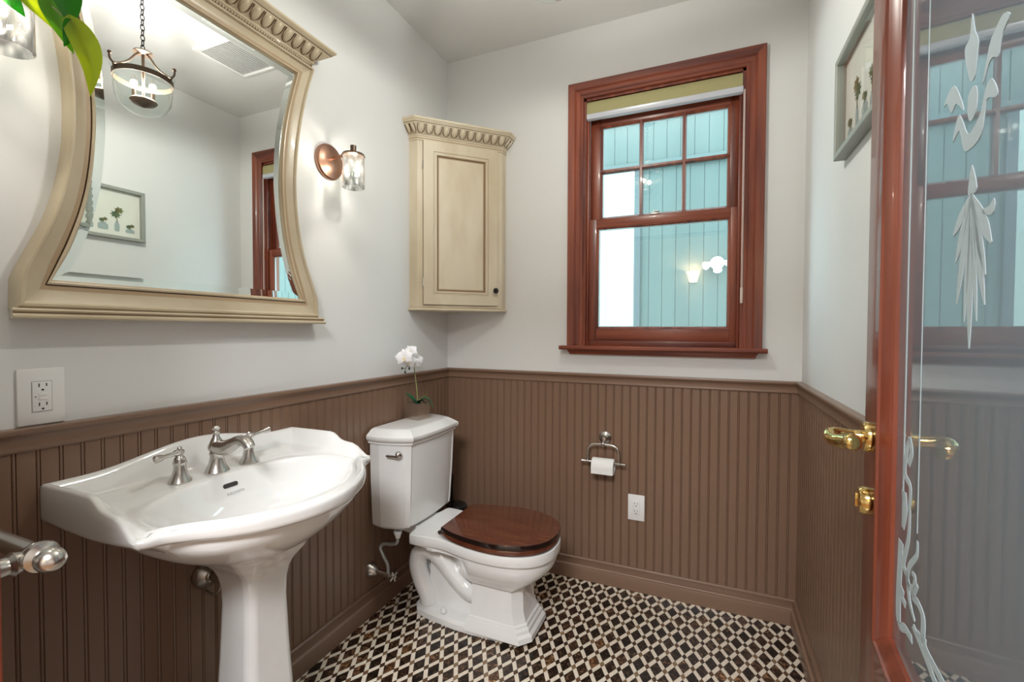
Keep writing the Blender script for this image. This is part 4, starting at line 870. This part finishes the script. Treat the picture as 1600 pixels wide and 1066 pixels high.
db = MB().lathe([(.026, 0), (.0265, .003), (.0265, .016), (.023, .022), (.016, .024), (0, .024)], (kx+.004, DY0, kz-.124), (0, -1, 0), 36); dbo = dpart('deadbolt', db, M_brass, label='round brass deadbolt')
dpart('thumb_turn', MB().box((kx, DY0-.028, kz-.137), (kx+.008, DY0-.022, kz-.111), .002), M_brass, dbo)
for z in (.25, 1.05, 1.85): dpart('hinge', MB().tube([(DW+.006, DY0-.004, z-.05), (DW+.006, DY0-.004, z+.05)], .006, 10), M_brass)

# ---------------------------------------------------------------- picture on the right wall
py0, py1, pz0, pz1 = -1.02, -.615, 1.752, 2.040
pic = thing('framed_picture', 'grey framed picture of potted plants in vases on the right wall', 'picture', (W, (py0+py1)/2, pz0))
def rf(u, z, h): return (W-.001-h, u, z)
pf = MB(); pf.loft([[rf(py0+i, pz0+i, h), rf(py1-i, pz0+i, h), rf(py1-i, pz1-i, h), rf(py0+i, pz1-i, h)] for i, h in ((0, 0), (0, .028), (.002, .030), (.016, .030), (.018, .028), (.018, .004))], True, False, False); part('frame', pf, M_frame, pic, 30)
part('art_paper', MB().box((W-.006, py0+.015, pz0+.015), (W-.001, py1-.015, pz1-.015)), M_mat, pic, None)
part('glass', MB().box((W-.0225, py0+.017, pz0+.017), (W-.0210, py1-.017, pz1-.017)), M_picglass, pic, None)
xa = W-.0068; AM = [M_mat, mat('vase_wash', (.36, .44, .43), .8), mat('plant_wash_green', (.07, .13, .06), .8), mat('plant_wash_olive', (.17, .17, .07), .8)]
art_paper = bpy.data.objects['art_paper']
def fan(mb, P, mi): P = [(xa-.0002*mi, a, b) for a, b in P]; mb.loft([P, [(p[0]+.0008, p[1], p[2]) for p in P]], mi=mi)
def blob(mb, y, z, ry, rz_, mi, n=14, jag=0): fan(mb, [(y+ry*math.cos(2*math.pi*k/n)*(1-(jag if k % 2 else 0)), z+rz_*math.sin(2*math.pi*k/n)*(1-(jag if k % 2 else 0))) for k in range(n)], mi)
base = pz0+.045
for y, w, h_, g, hh in ((-.935, .028, .055, .040, .050), (-.87, .017, .038, .032, .060), (-.81, .024, .04, .022, .02), (-.745, .012, .055, .042, .070), (-.682, .022, .024, .024, .02)):
    mb = MB(); fan(mb, [(y-w*.8, base), (y+w*.8, base), (y+w, base+h_*.2), (y+w, base+h_*.7), (y+w*.6, base+h_*.85), (y+w*.65, base+h_), (y-w*.65, base+h_), (y-w*.6, base+h_*.85), (y-w, base+h_*.7), (y-w, base+h_*.2)], 1)
    blob(mb, y-.006, base+h_+hh*.55, g*.7, g*.55, 2, 16, .45); blob(mb, y+.010, base+h_+hh*.9, g*.6, g*.5, 3, 14, .4)
    fan(mb, [(y-.002, base+h_-.005), (y+.002, base+h_-.005), (y+.002, base+h_+hh), (y-.002, base+h_+hh)], 3)
    part('drawn_plant', mb, AM, art_paper, None)

# ---------------------------------------------------------------- pendant lamp
PX, PY, PZ = .945, -1.02, 2.315
pen = thing('pendant_lamp', 'bronze pendant lamp with clear glass bowl and two bulbs hanging on a chain', 'lamp', (PX, PY, H))
part('canopy', MB().lathe([(.06, 0), (.06, -.008), (.045, -.022), (.015, -.030), (0, -.031)], (PX, PY, H), (0, 0, 1), 32), M_bronze, pen)
ch = MB(); z = H-.035; k = 0
while z > PZ+.150:
    pts = []
    for i in range(14):
        a = 2*math.pi*i/14; q = .0075*math.cos(a); v = .014*math.sin(a); pts.append((PX+(q if k % 2 else 0), PY+(0 if k % 2 else q), z-.014+v))
    ch.tube(pts, .0020, 6, closed=True); z -= .022; k += 1
part('chain', ch, M_black, pen)
zr = PZ+.045
hub = MB().lathe([(.004, .105), (.006, .100), (.034, .096), (.036, .091), (.012, .088), (.006, .085), (.006, -.02)], (PX, PY, PZ+.045), (0, 0, 1), 24)
for i in range(3):
    a = 2*math.pi*i/3+.5; c_, s_ = math.cos(a), math.sin(a); P = [(.012, .135), (.03, .115), (.055, .078), (.088, .050), (.108, .040), (.120, .046), (.125, .058), (.124, .070)]
    hub.tube(smooth_pts([(PX+r*c_, PY+r*s_, PZ+q) for r, q in P], 3), .0042, 8); hub.ball((PX+.124*c_, PY+.124*s_, PZ+.074), .008, 10)
    hub.tube([(PX+.114*c_, PY+.114*s_, PZ+.042), (PX+.107*c_, PY+.107*s_, PZ+.020)], .004, 8)
part('frame', hub, M_bronze, pen)
bd_ = MB(); seg = 48; rg2 = lambda r, q: [(PX+r*math.cos(2*math.pi*i/seg), PY+r*math.sin(2*math.pi*i/seg), PZ+q) for i in range(seg)]
bd_.loft([rg2(.1055, .012), rg2(.1075, .012), rg2(.1075, .034), rg2(.1055, .034), rg2(.1055, .012)], True, False, False); part('metal_band', bd_, M_bronze, pen)
bg = MB().lathe([(.114, .056), (.110, .046), (.104, .036), (.104, .010), (.103, -.030), (.097, -.070), (.080, -.100), (.055, -.120), (.025, -.130), (.010, -.133), (0, -.134)], (PX, PY, PZ), (0, 0, 1), 48, cap=False)
part('glass_bowl', bg, M_pglass, pen, 60)
cl = MB().tube([(PX, PY, PZ+.12), (PX, PY, PZ-.075)], .005, 10); cl.lathe([(0, -.092), (.008, -.096), (.040, -.084), (.050, -.072), (.044, -.064), (0, -.060)], (PX, PY, PZ), (0, 0, 1), 24)
for s_ in (-1, 1): cl.tube([(PX-s_*.016, PY+s_*.028, PZ-.064), (PX-s_*.016, PY+s_*.028, PZ-.030)], .008, 12)
part('candle_cluster', cl, M_bronze, pen)
for s_ in (-1, 1):
    part('bulb', MB().lathe([(.008, -.030), (.013, -.014), (.015, 0), (.012, .018), (.005, .036), (0, .040)], (PX-s_*.016, PY+s_*.028, PZ), (0, 0, 1), 16), M_bulb, pen)
    point_light('bulb_light', (PX-s_*.016, PY+s_*.028, PZ), P_PENDANT, (1, .96, .91), .012, pen)

# ---------------------------------------------------------------- ceiling vent
vt = thing('ceiling_vent', 'square white ceiling vent above the toilet seen in the mirror', 'vent', (1.05, -.50, H))
def vf(u, v, h): return (1.05+u, -.50+v, H-h)
vm = MB(); vm.loft([[vf(-.15+i, -.15+i, h), vf(.15-i, -.15+i, h), vf(.15-i, .15-i, h), vf(-.15+i, .15-i, h)] for i, h in ((0, 0), (.002, .012), (.020, .016), (.026, .012), (.028, .004))], True, False, False); part('frame', vm, M_white, vt, 20)
gr = MB()
for k in range(16): gr.box((.925+k*.0163, -.625, H-.010), (.925+k*.0163+.008, -.375, H-.003))
part('grille', gr, mat('vent_grey', (.60, .60, .60), .6), vt, None)

# ---------------------------------------------------------------- trailing plant by the left sconce
HP = Vector((.20, -1.86, 2.08))
vine = thing('hanging_pothos', 'trailing green plant with glossy leaves hanging at top left beside the mirror', 'plant', HP)
part('hanging_pot', MB().lathe([(.045, 0), (.060, .01), (.072, .10), (.076, .11), (.070, .112), (.066, .10), (0, .10)], HP, (0, 0, 1), 28), M_white, vine)
part('hanger', MB().tube([HP+Vector((0, 0, .1)), Vector((HP.x, HP.y, H))], .002, 6), M_cord, vine)
def heart_leaf(name, p0, p1, nrm, w, m, fold=.25, bend=0):
    p0, p1, nrm = Vector(p0), Vector(p1), Vector(nrm).normalized(); ax = p1-p0; L_ = ax.length; ax.normalize(); nrm = (nrm-ax*nrm.dot(ax)).normalized(); sd_ = ax.cross(nrm); mb = MB(); rings = []
    for i in range(15):
        t_ = i/14; ww = w*(math.sin(math.pi*t_**.62)**.85)*(1-.25*t_)+.0004; back = -.10*L_*(1-t_)**6; droop = nrm*(-.16*L_*t_*t_)
        c = p0 + ax*L_*t_ + droop + sd_*bend*math.sin(math.pi*t_); e = []
        for s_ in (-1, -.66, -.33, 0, .33, .66, 1): e.append(c + sd_*ww*s_ + nrm*(ww*fold*abs(s_)) + ax*(back*abs(s_)))
        e += [q-nrm*.0006 for q in reversed(e)]; rings.append(e)
    mb.loft(rings); return part(name, mb, m, vine, 50)
VN = Vector((.80, -.60, .0))
heart_leaf('leaf', (.263, -1.776, 1.822), (.292, -1.767, 1.694), VN, .023, M_leaf_y, .30, -.016)
heart_leaf('leaf', (.222, -1.792, 1.872), (.262, -1.779, 1.772), (.6, -.7, .3), .019, M_leaf_g, .35)
heart_leaf('leaf', (.172, -1.812, 1.885), (.240, -1.787, 1.812), (.7, -.6, .4), .017, M_leaf_y, .25)
heart_leaf('leaf', (.246, -1.782, 1.900), (.268, -1.775, 1.815), (.9, -.3, .2), .026, M_leaf_d, .25)
heart_leaf('leaf', (.262, -1.776, 1.822), (.257, -1.779, 1.775), (.95, .2, .1), .014, M_leaf_d, .35)
heart_leaf('leaf', (.150, -1.823, 1.880), (.180, -1.812, 1.836), (.5, -.8, .3), .016, M_leaf_d, .25)
part('vine_stem', MB().tube(smooth_pts([(.205, -1.86, 2.185), (.270, -1.85, 2.19), (.30, -1.84, 2.12), (.26, -1.82, 2.0), (.215, -1.800, 1.92), (.205, -1.797, 1.880), (.235, -1.786, 1.845), (.263, -1.776, 1.822)], 6), .0018, 6), M_stem, vine)
part('vine_stem', MB().tube(smooth_pts([(.215, -1.800, 1.92), (.19, -1.81, 1.90), (.165, -1.818, 1.888), (.150, -1.823, 1.880)], 6), .0014, 6), M_stem, vine)

# ---------------------------------------------------------------- hall sconce and added fill lamp behind the camera
hs = thing('hall_sconce', 'warm lit hall wall lamp with flared shade seen reflected in the window', 'lamp', (1.15, -5.2, 2.0))
M_shade = emit('warm_shade_glow', (1, .66, .34), 22)
part('backplate', MB().lathe([(.06, 0), (.06, .015), (0, .02)], (1.15, -5.2, 2.02), (0, 1, 0), 20), M_brass, hs)
part('lamp_shade', MB().lathe([(.055, -.08), (.075, 0), (.100, .08), (.094, .08), (.05, -.075)], (1.15, -5.08, 2.06), (0, 0, 1), 28, cap=False), M_shade, hs)
point_light('bulb_light', (1.15, -5.08, 2.10), P_HSC, (1, .7, .4), .03, hs)
hl = thing('hall_fill_lamp', 'round white lamp added on the unseen hall ceiling as fill light', 'lamp', (1.25, -3.3, H))  # made-up fixture that houses the added hall fill light
part('housing', MB().lathe([(.48, 0), (.48, -.05), (.46, -.075), (.46, -.02), (0, -.02)], (1.25, -3.3, H), (0, 0, 1), 40), M_white, hl)
